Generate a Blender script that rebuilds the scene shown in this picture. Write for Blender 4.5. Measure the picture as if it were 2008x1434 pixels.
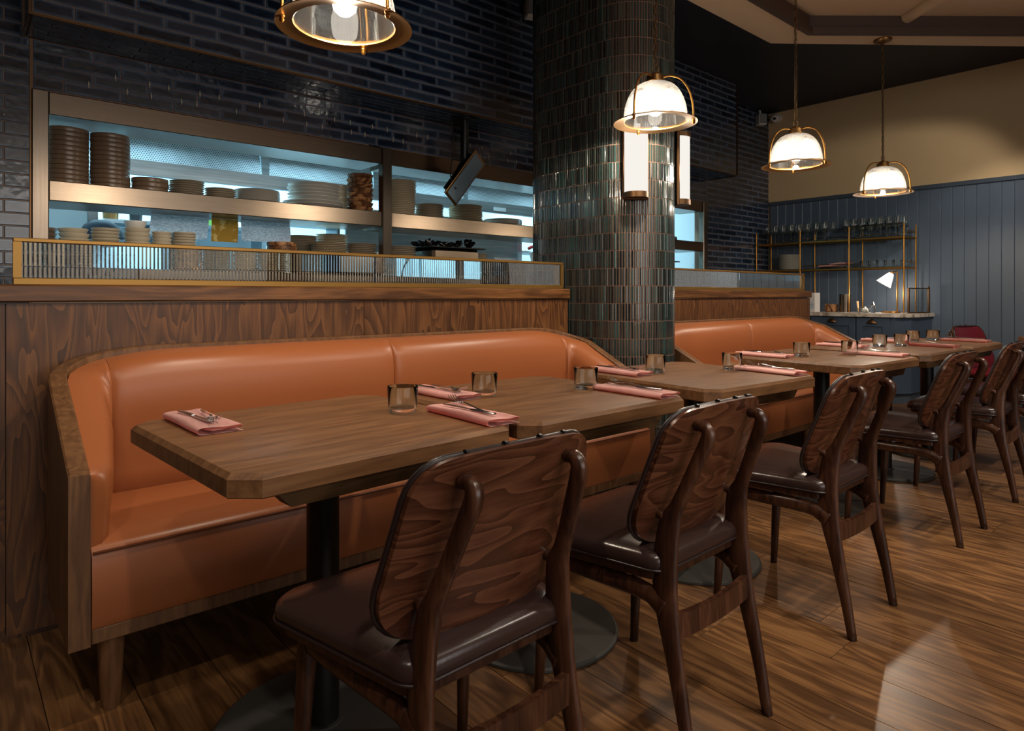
import bpy, bmesh, math, random
from mathutils import Vector, Matrix
for o in list(bpy.data.objects): bpy.data.objects.remove(o)
sc = bpy.context.scene
COL = sc.collection
PI = math.pi
R = math.radians
rnd = random.Random(7)

# ------------------------------------------------------------------ camera
cam_d = bpy.data.cameras.new('camera'); cam = bpy.data.objects.new('camera', cam_d); COL.objects.link(cam)
cam.location = (0, 0, 1.09); cam.rotation_euler = (PI/2, 0, R(48.8-90))
cam_d.sensor_width = 36; cam_d.lens = 36*1274/2008; cam_d.shift_y = -139/2008
cam_d.clip_start = .02
sc.camera = cam
# ------------------------------------------------------------------ world, view
w = bpy.data.worlds.new('world'); sc.world = w; w.use_nodes = True
w.node_tree.nodes['Background'].inputs[0].default_value = (1, .8, .6, 1)
w.node_tree.nodes['Background'].inputs[1].default_value = .02
vs = sc.view_settings
vs.view_transform = 'Standard'; vs.look = 'None'; vs.gamma = 1; vs.exposure = .38; vs.use_curve_mapping = False

def lamp(name, kind, loc, energy, color, size=.1, target=None, spot=None, blend=.5, sy=None):
    d = bpy.data.lights.new(name, kind); d.energy = energy; d.color = color
    o = bpy.data.objects.new(name, d); COL.objects.link(o); o.location = loc
    if kind == 'AREA':
        d.size = size
        if sy: d.shape = 'RECTANGLE'; d.size_y = sy
    else: d.shadow_soft_size = size
    if spot: d.spot_size = R(spot); d.spot_blend = blend
    if target is not None:
        o.rotation_euler = (Vector(target)-Vector(loc)).to_track_quat('-Z', 'Y').to_euler()
    return o
WARM = (1, .83, .64); WARM2 = (1, .89, .76); COOL = (.42, .80, 1)
# recessed ceiling downlights over the aisle and the tables (fixtures are built with the ceiling)
SPOTS = [((.35, -.55, 2.98), (.9, 2.0, .6), 75, 62), ((1.5, -.45, 2.98), (1.7, 2.1, .6), 75, 62), ((2.9, -.4, 2.98), (2.4, 1.3, .4), 85, 66),
         ((4.3, -.4, 2.98), (4.0, 2.0, .6), 85, 62), ((5.6, -.4, 2.98), (5.4, 1.4, .3), 85, 66),
         ((2.2, -.1, 3.1), (2.45, .55, 0), 95, 40), ((3.6, 0.1, 3.1), (3.7, .5, 0), 95, 40), ((5.2, .1, 3.1), (5.3, .5, 0), 95, 40),
         ((6.2, .3, 2.98), (7.77, 1.55, 1.2), 90, 56), ((5.9, .5, 2.98), (7.7, 2.7, 1.8), 70, 50),
         ((-.6, .6, 2.98), (.35, 2.0, .3), 45, 48)]
for i, (p, t, e, a) in enumerate(SPOTS):
    lamp('downlight_beam', 'SPOT', p, e, WARM2, .05, t, a, .45)
# room fill from the shop-front windows behind the photographer
lamp('window_light', 'AREA', (1.2, -3.6, 1.7), 60, (1, .95, .9), 4.5, (1.8, 1, .9), sy=2.0)
# kitchen fluorescent panels, and fill added under the canopy to brighten the lower opening
for x in (1.0, 2.4, 3.9, 5.6):
    lamp('kitchen_tube_light', 'AREA', (x, 4.75, 2.60), 15, COOL, .9, (x, 4.85, 0), sy=.25)
    lamp('canopy_fill', 'AREA', (x, 5.75, 2.36), 28, COOL, .9, (x, 5.75, 0), sy=.2)

# ------------------------------------------------------------------ materials
MATS = {}
def nt(name):
    m = bpy.data.materials.new(name); m.use_nodes = True; MATS[name] = m
    t = m.node_tree; return m, t, t.nodes['Principled BSDF']
def N(t, typ, **kw):
    n = t.nodes.new(typ)
    for k, v in kw.items():
        if k in n.inputs: n.inputs[k].default_value = v
        else: setattr(n, k, v)
    return n
def srgb(r, g, b):
    f = lambda c: ((c/255+.055)/1.055)**2.4 if c/255 > .04045 else c/255/12.92
    return (f(r), f(g), f(b), 1)
def ramp(t, fac, stops):
    n = t.nodes.new('ShaderNodeValToRGB'); e = n.color_ramp.elements
    while len(e) < len(stops): e.new(.5)
    for i, (p, c) in enumerate(stops): e[i].position = p; e[i].color = c
    t.links.new(fac, n.inputs[0]); return n
def bump(t, b, h, strength=.2, dist=.002):
    n = N(t, 'ShaderNodeBump', Strength=strength, Distance=dist); t.links.new(h, n.inputs['Height']); t.links.new(n.outputs[0], b.inputs['Normal'])
def simple(name, col, rough=.5, metal=0, coat=0, nb=None, **kw):
    m, t, b = nt(name); b.inputs['Base Color'].default_value = col; b.inputs['Roughness'].default_value = rough; b.inputs['Metallic'].default_value = metal
    b.inputs['Coat Weight'].default_value = coat
    for k, v in kw.items(): b.inputs[k].default_value = v
    if nb:
        tc = N(t, 'ShaderNodeTexCoord'); n = N(t, 'ShaderNodeTexNoise', Scale=nb[0], Detail=4.)
        t.links.new(tc.outputs['Object'], n.inputs['Vector']); bump(t, b, n.outputs[0], nb[1], nb[2])
    return m
def coords(t, scale, rand=True):
    tc = N(t, 'ShaderNodeTexCoord'); mp = N(t, 'ShaderNodeMapping'); mp.inputs['Scale'].default_value = scale
    if rand:
        oi = N(t, 'ShaderNodeObjectInfo'); mu = N(t, 'ShaderNodeMath', operation='MULTIPLY'); mu.inputs[1].default_value = 37.
        t.links.new(oi.outputs['Random'], mu.inputs[0])
        ad = N(t, 'ShaderNodeVectorMath', operation='ADD'); t.links.new(tc.outputs['Object'], ad.inputs[0]); t.links.new(mu.outputs[0], ad.inputs[1])
        t.links.new(ad.outputs[0], mp.inputs[0]); return mp.outputs[0], oi
    t.links.new(tc.outputs['Object'], mp.inputs[0]); return mp.outputs[0], None
def wood(name, dark, mid, light, scale, fib, rings=9., rough=.4, spec=.5, rv=.25, mixf=.5, bumpd=.0006, detail=2., saw=False):
    m, t, b = nt(name)
    v, oi = coords(t, scale)
    n1 = N(t, 'ShaderNodeTexNoise', Scale=1., Detail=detail, Distortion=.5); t.links.new(v, n1.inputs['Vector'])
    mu = N(t, 'ShaderNodeMath', operation='MULTIPLY'); mu.inputs[1].default_value = rings*(1 if saw else 6.28); t.links.new(n1.outputs[0], mu.inputs[0])
    si = N(t, 'ShaderNodeMath', operation='FRACT' if saw else 'SINE'); t.links.new(mu.outputs[0], si.inputs[0])
    ma = N(t, 'ShaderNodeMapRange'); ma.inputs[1].default_value = -.3 if saw else -1; t.links.new(si.outputs[0], ma.inputs[0])
    v2, _ = coords(t, fib)
    n2 = N(t, 'ShaderNodeTexNoise', Scale=1., Detail=5., Roughness=.65); t.links.new(v2, n2.inputs['Vector'])
    mx = N(t, 'ShaderNodeMix'); mx.inputs[0].default_value = mixf; t.links.new(ma.outputs[0], mx.inputs[2]); t.links.new(n2.outputs[0], mx.inputs[3])
    r = ramp(t, mx.outputs[0], [(.18, dark), (.5, mid), (.8, light)])
    hs = N(t, 'ShaderNodeHueSaturation'); mr = N(t, 'ShaderNodeMapRange'); mr.inputs[3].default_value = 1-rv; mr.inputs[4].default_value = 1+rv
    t.links.new(oi.outputs['Random'], mr.inputs[0]); t.links.new(mr.outputs[0], hs.inputs['Value']); t.links.new(r.outputs[0], hs.inputs['Color'])
    t.links.new(hs.outputs[0], b.inputs['Base Color'])
    rr = N(t, 'ShaderNodeMapRange'); rr.inputs[3].default_value = rough-.08; rr.inputs[4].default_value = rough+.12; t.links.new(n2.outputs[0], rr.inputs[0]); t.links.new(rr.outputs[0], b.inputs['Roughness'])
    b.inputs['Specular IOR Level'].default_value = spec
    bump(t, b, n2.outputs[0], .35, bumpd)
    return m
def emit(name, col, st):
    m = bpy.data.materials.new(name); m.use_nodes = True; MATS[name] = m; t = m.node_tree; t.nodes.clear()
    e = N(t, 'ShaderNodeEmission'); e.inputs[0].default_value = col; e.inputs[1].default_value = st
    o = N(t, 'ShaderNodeOutputMaterial'); t.links.new(e.outputs[0], o.inputs[0]); return m
def glassy(name, tint, transp=.8, rough=.03, translucent=0., tcol=(1, 1, 1, 1)):
    # thin clear glass: see-through with mirror reflections growing at grazing angles
    m = bpy.data.materials.new(name); m.use_nodes = True; MATS[name] = m; t = m.node_tree; t.nodes.clear()
    tr = N(t, 'ShaderNodeBsdfTransparent'); tr.inputs[0].default_value = tint
    gl = N(t, 'ShaderNodeBsdfGlossy'); gl.inputs['Roughness'].default_value = rough
    lw = N(t, 'ShaderNodeLayerWeight'); lw.inputs[0].default_value = 1-transp
    mx = N(t, 'ShaderNodeMixShader'); t.links.new(lw.outputs['Facing'], mx.inputs[0]); t.links.new(tr.outputs[0], mx.inputs[1]); t.links.new(gl.outputs[0], mx.inputs[2])
    out = mx
    if translucent:
        tl = N(t, 'ShaderNodeBsdfTranslucent'); tl.inputs[0].default_value = tcol
        df = N(t, 'ShaderNodeBsdfDiffuse'); df.inputs[0].default_value = tcol
        m1 = N(t, 'ShaderNodeMixShader'); m1.inputs[0].default_value = .25; t.links.new(tl.outputs[0], m1.inputs[1]); t.links.new(df.outputs[0], m1.inputs[2])
        m2 = N(t, 'ShaderNodeMixShader'); m2.inputs[0].default_value = translucent; t.links.new(mx.outputs[0], m2.inputs[1]); t.links.new(m1.outputs[0], m2.inputs[2]); out = m2
    o = N(t, 'ShaderNodeOutputMaterial'); t.links.new(out.outputs[0], o.inputs[0]); return m
def tilemat(name, stops, rough, bs=9., bst=.5, island=False, edge=None):
    m, t, b = nt(name)
    tc = N(t, 'ShaderNodeTexCoord')
    if island:
        g = N(t, 'ShaderNodeNewGeometry'); fac = g.outputs['Random Per Island']
        n = N(t, 'ShaderNodeTexNoise', Scale=40., Detail=2.); t.links.new(tc.outputs['Object'], n.inputs['Vector'])
        mx = N(t, 'ShaderNodeMix'); mx.inputs[0].default_value = .3; t.links.new(fac, mx.inputs[2]); t.links.new(n.outputs[0], mx.inputs[3]); fac = mx.outputs[0]
        n2 = N(t, 'ShaderNodeTexNoise', Scale=30., Detail=1.); t.links.new(tc.outputs['Object'], n2.inputs['Vector'])
        r = ramp(t, fac, stops); colr = r.outputs[0]
    else:
        v, oi = coords(t, (7., 7., 22.))
        n = N(t, 'ShaderNodeTexNoise', Scale=1., Detail=5., Roughness=.6); t.links.new(v, n.inputs['Vector'])
        mx = N(t, 'ShaderNodeMix'); mx.inputs[0].default_value = .45; t.links.new(n.outputs[0], mx.inputs[2]); t.links.new(oi.outputs['Random'], mx.inputs[3]); fac = mx.outputs[0]
        v2, _ = coords(t, (1., 1., 1.))
        n2 = N(t, 'ShaderNodeTexNoise', Scale=bs*2.6, Detail=1.5); t.links.new(v2, n2.inputs['Vector'])
        r = ramp(t, fac, stops)
        # the glaze breaks paler towards the tile edges
        sp = N(t, 'ShaderNodeSeparateXYZ'); t.links.new(tc.outputs['Generated'], sp.inputs[0])
        ds = []
        for ch, k in (('X', .25), ('Z', .06)):
            s1 = N(t, 'ShaderNodeMath', operation='SUBTRACT'); s1.inputs[1].default_value = .5; t.links.new(sp.outputs[ch], s1.inputs[0])
            s2 = N(t, 'ShaderNodeMath', operation='ABSOLUTE'); t.links.new(s1.outputs[0], s2.inputs[0])
            s3 = N(t, 'ShaderNodeMath', operation='MULTIPLY_ADD'); s3.inputs[1].default_value = -k; s3.inputs[2].default_value = .5*k; t.links.new(s2.outputs[0], s3.inputs[0]); ds.append(s3.outputs[0])
        mn = N(t, 'ShaderNodeMath', operation='MINIMUM'); t.links.new(ds[0], mn.inputs[0]); t.links.new(ds[1], mn.inputs[1])
        nj = N(t, 'ShaderNodeMath', operation='MULTIPLY_ADD'); nj.inputs[1].default_value = -.022; t.links.new(n.outputs[0], nj.inputs[0]); t.links.new(mn.outputs[0], nj.inputs[2])
        mr = N(t, 'ShaderNodeMapRange'); mr.inputs[1].default_value = -.014; mr.inputs[2].default_value = .003; mr.inputs[3].default_value = 1; mr.inputs[4].default_value = 0; t.links.new(nj.outputs[0], mr.inputs[0])
        mc = N(t, 'ShaderNodeMix', data_type='RGBA'); t.links.new(mr.outputs[0], mc.inputs[0]); t.links.new(r.outputs[0], mc.inputs[6]); mc.inputs[7].default_value = edge; colr = mc.outputs[2]
    t.links.new(colr, b.inputs['Base Color'])
    b.inputs['Roughness'].default_value = rough; b.inputs['Coat Weight'].default_value = .5; b.inputs['Coat Roughness'].default_value = .05
    n = N(t, 'ShaderNodeBump', Strength=bst, Distance=.003); t.links.new(n2.outputs[0], n.inputs['Height'])
    t.links.new(n.outputs[0], b.inputs['Normal']); t.links.new(n.outputs[0], b.inputs['Coat Normal'])
    return m
S = srgb
tilemat('blue_tile', [(.25, S(10, 17, 30)), (.45, S(24, 36, 54)), (.6, S(36, 47, 64)), (.85, S(50, 58, 70))], .2, edge=S(82, 104, 128))
tilemat('finger_tile', [(.15, S(20, 25, 26)), (.4, S(38, 46, 46)), (.58, S(56, 58, 54)), (.72, S(36, 66, 64)), (.9, S(70, 64, 56))], .14, island=True, bst=.12)
simple('grout', S(146, 120, 100), .9)
simple('grout_dark', S(132, 102, 86), .9)
wood('floor_wood', S(62, 41, 25), S(103, 70, 42), S(138, 99, 60), (11, 1.6, 6), (120, 3.5, 60), 6., .30, .5, .22, .72, .0008)
wood('table_wood', S(74, 49, 31), S(106, 73, 46), S(126, 90, 58), (2.0, 14, 9), (6, 130, 90), 4., .36, .4, .06, .8, .0005)
wood('table_edge', S(64, 44, 26), S(104, 76, 44), S(132, 100, 62), (3, 3, 12), (10, 10, 160), 5., .45, .4, .08, .75, .0005)
wood('panel_wood', S(36, 21, 11), S(78, 47, 24), S(112, 72, 38), (9., 9., 1.4), (120, 120, 7), 11., .40, .4, .08, .55, .0005, 2., True)
wood('cap_wood', S(50, 30, 15), S(90, 57, 29), S(126, 84, 45), (1.6, 14, 14), (7, 140, 140), 4., .38, .4, .1, .75, .0005)
wood('bench_wood', S(70, 46, 28), S(100, 68, 42), S(124, 88, 55), (14, 14, 2.2), (60, 60, 8), 6., .42, .4, .06, .8, .0005)
wood('chair_wood', S(34, 19, 13), S(62, 36, 24), S(84, 52, 35), (20, 20, 2.4), (170, 170, 10), 4., .28, .5, .15, .7, .0003)
wood('ply_wood', S(34, 18, 12), S(76, 42, 27), S(106, 66, 45), (3.6, 3, 13), (14, 14, 200), 8., .28, .5, .12, .48, .0003, 1.0, True)
wood('bowl_wood', S(60, 34, 19), S(120, 76, 44), S(170, 122, 78), (9, 9, 9), (30, 30, 90), 4., .45, .4, .3)
simple('tan_leather', S(150, 87, 50), .36, nb=(260, .18, .0012), **{'Specular IOR Level': .4})
simple('tan_piping', S(112, 62, 36), .5)
simple('brown_leather', S(50, 35, 32), .25, nb=(180, .25, .001), **{'Specular IOR Level': .55})
simple('dark_piping', S(38, 27, 26), .35)
simple('red_leather', S(110, 22, 34), .35, nb=(60, .2, .003))
simple('black_steel', S(20, 18, 17), .42, .3)
simple('base_steel', S(62, 60, 56), .55, .25, nb=(25, .15, .001))
def steel(name, c1, c2, rough, sc3):
    m, t, b = nt(name); v, oi = coords(t, sc3, False)
    n = N(t, 'ShaderNodeTexNoise', Scale=1., Detail=5., Roughness=.6); t.links.new(v, n.inputs['Vector'])
    r = ramp(t, n.outputs[0], [(.3, c1), (.7, c2)]); t.links.new(r.outputs[0], b.inputs['Base Color'])
    b.inputs['Metallic'].default_value = 1; b.inputs['Roughness'].default_value = rough
    bump(t, b, n.outputs[0], .12, .001); return m
steel('steel', S(112, 100, 87), S(126, 113, 99), .28, (4, 220, 220))
steel('steel_v', S(108, 98, 87), S(124, 112, 100), .3, (220, 220, 4))
steel('kitchen_steel', S(150, 165, 172), S(190, 205, 212), .4, (3, 60, 60))
simple('brass', S(176, 126, 62), .34, 1, nb=(30, .1, .001))
simple('old_brass', S(140, 104, 62), .38, 1, nb=(40, .15, .001))
simple('brass_paint', S(146, 110, 56), .4, .75)
simple('bronze', S(96, 70, 46), .4, .9)
simple('chrome', S(205, 205, 205), .14, 1)
simple('blue_paint', S(78, 91, 107), .4)
simple('blue_dark', S(62, 72, 84), .45)
simple('cabinet_blue', S(62, 75, 92), .42)
simple('cream_paint', S(192, 166, 126), .75)
simple('pale_ceiling', S(196, 170, 138), .8)
simple('dark_ceiling', S(20, 26, 38), .6)
simple('brown_trim', S(66, 47, 36), .6)
simple('white_plastic', S(200, 196, 190), .4)
simple('white_paint', S(205, 212, 214), .5)
simple('grey_plastic', S(120, 120, 118), .5)
simple('black_plastic', S(14, 14, 14), .4)
simple('screen', S(124, 146, 160), .35, 0, .2)
simple('brown_glaze', S(122, 100, 80), .3, nb=(12, .1, .002))
simple('stone_plate', S(186, 172, 150), .35)
simple('cream_plate', S(212, 198, 172), .3)
simple('white_plate', S(224, 220, 212), .22)
simple('pink_linen', S(240, 184, 174), .85, nb=(500, .3, .0008), **{'Sheen Weight': .3})
simple('navy_cloth', S(14, 22, 38), .8)
simple('carton', S(196, 160, 118), .8)
simple('green_leaf', S(90, 130, 40), .6)
simple('black_food', S(16, 15, 17), .25)
simple('red_plastic', S(190, 40, 40), .4)
simple('rubber', S(24, 24, 26), .6)
simple('dark_glass', S(26, 30, 32), .08)
emit('bulb', (1, .9, .78, 1), 12)
emit('sconce_glow', (1, .95, .88, 1), .72)
emit('lamp_glow', (1, .95, .86, 1), 1.1)
emit('tube_glow', (.62, .90, 1, 1), 3)
emit('down_glow', (1, .8, .58, 1), 8)
def realglass(name, trn=.55, rough=.0, white=0., ior=1.46):
    m = bpy.data.materials.new(name); m.use_nodes = True; MATS[name] = m; t = m.node_tree; t.nodes.clear()
    g = N(t, 'ShaderNodeBsdfGlass'); g.inputs['IOR'].default_value = ior; g.inputs['Roughness'].default_value = rough; g.inputs[0].default_value = (.97, .98, .97, 1)
    tr = N(t, 'ShaderNodeBsdfTransparent'); tr.inputs[0].default_value = (.97, .98, .97, 1)
    mx = N(t, 'ShaderNodeMixShader'); mx.inputs[0].default_value = trn; t.links.new(g.outputs[0], mx.inputs[1]); t.links.new(tr.outputs[0], mx.inputs[2])
    if white:
        tl = N(t, 'ShaderNodeBsdfTranslucent'); tl.inputs[0].default_value = (.96, .95, .93, 1)
        m2 = N(t, 'ShaderNodeMixShader'); m2.inputs[0].default_value = white; t.links.new(mx.outputs[0], m2.inputs[1]); t.links.new(tl.outputs[0], m2.inputs[2]); mx = m2
    o = N(t, 'ShaderNodeOutputMaterial'); t.links.new(mx.outputs[0], o.inputs[0])
realglass('clear_glass', 0., ior=1.3)
realglass('stem_glass', 0., ior=1.5)
realglass('ribbed_glass', 0., .02, .20)
glassy('shelf_glass', (.75, .86, .82, 1), .8, .03)
glassy('frame_glass', (.85, .88, .88, 1), .8, .05)
realglass('reeded_glass', 0., .02)
def marble():
    m, t, b = nt('marble'); v, oi = coords(t, (9, 9, 9), False)
    n = N(t, 'ShaderNodeTexNoise', Scale=1., Detail=8., Roughness=.7, Distortion=1.2); t.links.new(v, n.inputs['Vector'])
    r = ramp(t, n.outputs[0], [(.35, S(112, 96, 84)), (.5, S(186, 174, 160)), (.7, S(214, 206, 196))]); t.links.new(r.outputs[0], b.inputs['Base Color']); b.inputs['Roughness'].default_value = .25
marble()
def printed(name, paper, ink, rows, yellow=False):
    m, t, b = nt(name); v, oi = coords(t, (1, 1, 1), False)
    if yellow:
        n = N(t, 'ShaderNodeTexNoise', Scale=28., Detail=3.); t.links.new(v, n.inputs['Vector']); r = ramp(t, n.outputs[0], [(.56, paper), (.62, ink)])
        t.links.new(r.outputs[0], b.inputs['Base Color'])
    else:
        br = N(t, 'ShaderNodeTexBrick'); br.inputs['Scale'].default_value = rows; br.inputs['Color1'].default_value = ink; br.inputs['Color2'].default_value = paper; br.inputs['Mortar'].default_value = paper
        br.inputs['Mortar Size'].default_value = .03; br.inputs['Brick Width'].default_value = .9; br.inputs['Row Height'].default_value = .32
        mp = N(t, 'ShaderNodeMapping'); mp.inputs['Rotation'].default_value = (PI/2, 0, 0); t.links.new(v, mp.inputs[0]); t.links.new(mp.outputs[0], br.inputs['Vector'])
        t.links.new(br.outputs[0], b.inputs['Base Color'])
    b.inputs['Roughness'].default_value = .7
    tl = N(t, 'ShaderNodeBsdfTranslucent'); t.links.new(b.inputs['Base Color'].links[0].from_socket, tl.inputs[0])
    mx = N(t, 'ShaderNodeMixShader'); mx.inputs[0].default_value = .5; out = [n for n in t.nodes if n.type == 'OUTPUT_MATERIAL'][0]
    t.links.new(b.outputs[0], mx.inputs[1]); t.links.new(tl.outputs[0], mx.inputs[2]); t.links.new(mx.outputs[0], out.inputs[0])
printed('print_paper', S(240, 246, 250), S(176, 186, 196), 75)
printed('yellow_card', S(206, 156, 62), S(238, 206, 140), 1, True)
printed('carton_print', S(196, 160, 118), S(96, 70, 52), 40)
def perforated():
    m, t, b = nt('perforated_steel'); tc = N(t, 'ShaderNodeTexCoord'); sx = N(t, 'ShaderNodeSeparateXYZ'); t.links.new(tc.outputs['Object'], sx.inputs[0])
    def M_(op, a, bb=None):
        n = N(t, 'ShaderNodeMath', operation=op)
        if isinstance(a, (int, float)): n.inputs[0].default_value = a
        else: t.links.new(a, n.inputs[0])
        if bb is not None:
            if isinstance(bb, (int, float)): n.inputs[1].default_value = bb
            else: t.links.new(bb, n.inputs[1])
        return n.outputs[0]
    x = M_('MULTIPLY', sx.outputs['X'], 62.); z = M_('MULTIPLY', sx.outputs['Z'], 72.)
    row = M_('FLOOR', z); half = M_('MULTIPLY', M_('MODULO', M_('ABSOLUTE', row), 2.), .5)
    fx = M_('SUBTRACT', M_('FRACT', M_('ADD', x, half)), .5); fz = M_('SUBTRACT', M_('FRACT', z), .5)
    d = M_('SQRT', M_('ADD', M_('MULTIPLY', fx, fx), M_('MULTIPLY', fz, fz)))
    hole = M_('LESS_THAN', d, .26)
    mx = N(t, 'ShaderNodeMix', data_type='RGBA'); t.links.new(hole, mx.inputs[0]); mx.inputs[6].default_value = S(205, 212, 215); mx.inputs[7].default_value = S(40, 52, 60)
    t.links.new(mx.outputs[2], b.inputs['Base Color']); b.inputs['Metallic'].default_value = .55; b.inputs['Roughness'].default_value = .38
perforated()

# ------------------------------------------------------------------ geometry helpers
def BM(): return bmesh.new()
def box(bm, x0, x1, y0, y1, z0, z1, bev=0):
    vs_ = [bm.verts.new(p) for p in ((x0, y0, z0), (x1, y0, z0), (x1, y1, z0), (x0, y1, z0), (x0, y0, z1), (x1, y0, z1), (x1, y1, z1), (x0, y1, z1))]
    fs = [bm.faces.new([vs_[i] for i in f]) for f in ((3, 2, 1, 0), (4, 5, 6, 7), (0, 1, 5, 4), (1, 2, 6, 5), (2, 3, 7, 6), (3, 0, 4, 7))]
    if bev:
        ed = list({e for f in fs for e in f.edges}); bmesh.ops.bevel(bm, geom=ed, offset=bev, segments=1, affect='EDGES')
    return bm
def Box(*a, **k): return box(BM(), *a, **k)
def lathe(bm, prof, seg=24, c=(0, 0, 0), closed=False):
    rings = []
    for r, z in prof:
        if r < 1e-6: rings.append([bm.verts.new((c[0], c[1], c[2]+z))])
        else: rings.append([bm.verts.new((c[0]+r*math.cos(2*PI*i/seg), c[1]+r*math.sin(2*PI*i/seg), c[2]+z)) for i in range(seg)])
    for a, b in zip(rings, rings[1:]):
        for i in range(seg):
            j = (i+1) % seg
            if len(a) == 1 and len(b) == 1: continue
            if len(a) == 1: bm.faces.new((a[0], b[j], b[i]))
            elif len(b) == 1: bm.faces.new((a[i], a[j], b[0]))
            else: bm.faces.new((a[i], a[j], b[j], b[i]))
    return bm
def Lathe(prof, seg=24, c=(0, 0, 0)): return lathe(BM(), prof, seg, c)
def tube(bm, pts, rad, seg=8, cap=True, flat=None):
    pts = [Vector(p) for p in pts]; n = len(pts)
    if not hasattr(rad, '__len__'): rad = [rad]*n
    rings = []; up = None
    for i, p in enumerate(pts):
        d = (pts[min(i+1, n-1)]-pts[max(i-1, 0)]).normalized()
        if up is None: up = Vector((1, 0, 0)) if abs(d.x) < .8 else Vector((0, 0, 1))
        u = (up-d*up.dot(d)).normalized(); v = d.cross(u); up = u
        f = flat[i] if flat else 1
        rings.append([bm.verts.new(p+u*rad[i]*math.cos(2*PI*k/seg)+v*rad[i]*f*math.sin(2*PI*k/seg)) for k in range(seg)])
    for a, b in zip(rings, rings[1:]):
        for k in range(seg):
            j = (k+1) % seg; bm.faces.new((a[k], a[j], b[j], b[k]))
    if cap: bm.faces.new(rings[0][::-1]); bm.faces.new(rings[-1])
    return bm
def Tube(*a, **k): return tube(BM(), *a, **k)
def prism(bm, poly, z0, z1):
    a = [bm.verts.new((x, y, z0)) for x, y in poly]; b = [bm.verts.new((x, y, z1)) for x, y in poly]; n = len(poly)
    bm.faces.new(a[::-1]); bm.faces.new(b)
    for i in range(n): j = (i+1) % n; bm.faces.new((a[i], a[j], b[j], b[i]))
    return bm
def spline(pts, n=4):
    pts = [Vector(p) for p in pts]; out = []
    for i in range(len(pts)-1):
        p0, p1, p2, p3 = pts[max(i-1, 0)], pts[i], pts[i+1], pts[min(i+2, len(pts)-1)]
        for k in range(n):
            t = k/n; out.append(.5*((2*p1)+(p2-p0)*t+(2*p0-5*p1+4*p2-p3)*t*t+(3*p1-p0-3*p2+p3)*t**3))
    out.append(pts[-1]); return out
def finish(bm, smooth):
    bmesh.ops.recalc_face_normals(bm, faces=bm.faces)
    if smooth:
        for f in bm.faces: f.smooth = True
        if smooth is not True:
            for e in bm.edges:
                if len(e.link_faces) == 2 and e.calc_face_angle(0) > R(smooth): e.smooth = False
def obj(name, bm, mat, parent=None, loc=None, smooth=False, rotz=0):
    if isinstance(bm, bmesh.types.BMesh):
        finish(bm, smooth); me = bpy.data.meshes.new(name); bm.to_mesh(me); bm.free(); me.materials.append(MATS[mat])
    else: me = bm
    o = bpy.data.objects.new(name, me); COL.objects.link(o)
    if parent: o.parent = parent
    if loc: o.location = loc
    if rotz: o.rotation_euler.z = rotz
    return o
def tag(o, label, cat, group=None, kind=None):
    o['label'] = label; o['category'] = cat
    if group: o['group'] = group
    if kind: o['kind'] = kind
    return o
def thing(name, label, cat, loc=(0, 0, 0), rotz=0, group=None):
    o = bpy.data.objects.new(name, None); COL.objects.link(o); o.location = loc; o.rotation_euler.z = rotz; o.empty_display_size = .05
    return tag(o, label, cat, group)
def struct(name, bm, mat, label, cat, parent=None, smooth=False):
    o = obj(name, bm, mat, parent, smooth=smooth); o['kind'] = 'structure'; o['label'] = label; o['category'] = cat
    return o
def dup(root, loc, rotz=None, label=None, group=None):
    r = root.copy(); COL.objects.link(r); r.location = loc
    if rotz is not None: r.rotation_euler.z = rotz
    if label: r['label'] = label
    if group: r['group'] = group
    for ch in list(root.children):
        c = ch.copy(); COL.objects.link(c); c.parent = r
        for g in list(ch.children):
            d = g.copy(); COL.objects.link(d); d.parent = c
    return r
ORD = ['bottom', 'second', 'third', 'fourth', 'fifth', 'sixth', 'seventh', 'eighth', 'ninth', 'tenth', 'eleventh', 'twelfth', 'thirteenth', 'fourteenth', 'fifteenth', 'sixteenth', 'seventeenth', 'eighteenth', 'nineteenth', 'twentieth', 'twenty-first', 'twenty-second', 'twenty-third', 'twenty-fourth']

# ------------------------------------------------------------------ setting: floor
fl = struct('floor', Box(-3, 9.2, -5, 7.2, -.12, -.021), 'floor_wood', 'oiled brown oak plank floor of the dining room', 'floor')
PW = .2
ix = 0; x = -1.0
while x < 7.9:
    y = -1.9 - rnd.random()*1.4
    while y < 2.72:
        L = rnd.choice((1.5, 1.8, 2.1, 2.3)); y1 = min(y+L, 2.72)
        if y1 > -1.2 and y1-y > .05:
            me = Box(-PW/2+.0012, PW/2-.0012, -(y1-y)/2+.001, (y1-y)/2-.001, -.02, 0)
            o = obj('plank', me, 'floor_wood', fl, loc=(x+PW/2, (y+y1)/2, rnd.uniform(-.0006, 0)))
        y = y1
        if L and y >= 2.72: break
    x += PW

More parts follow.
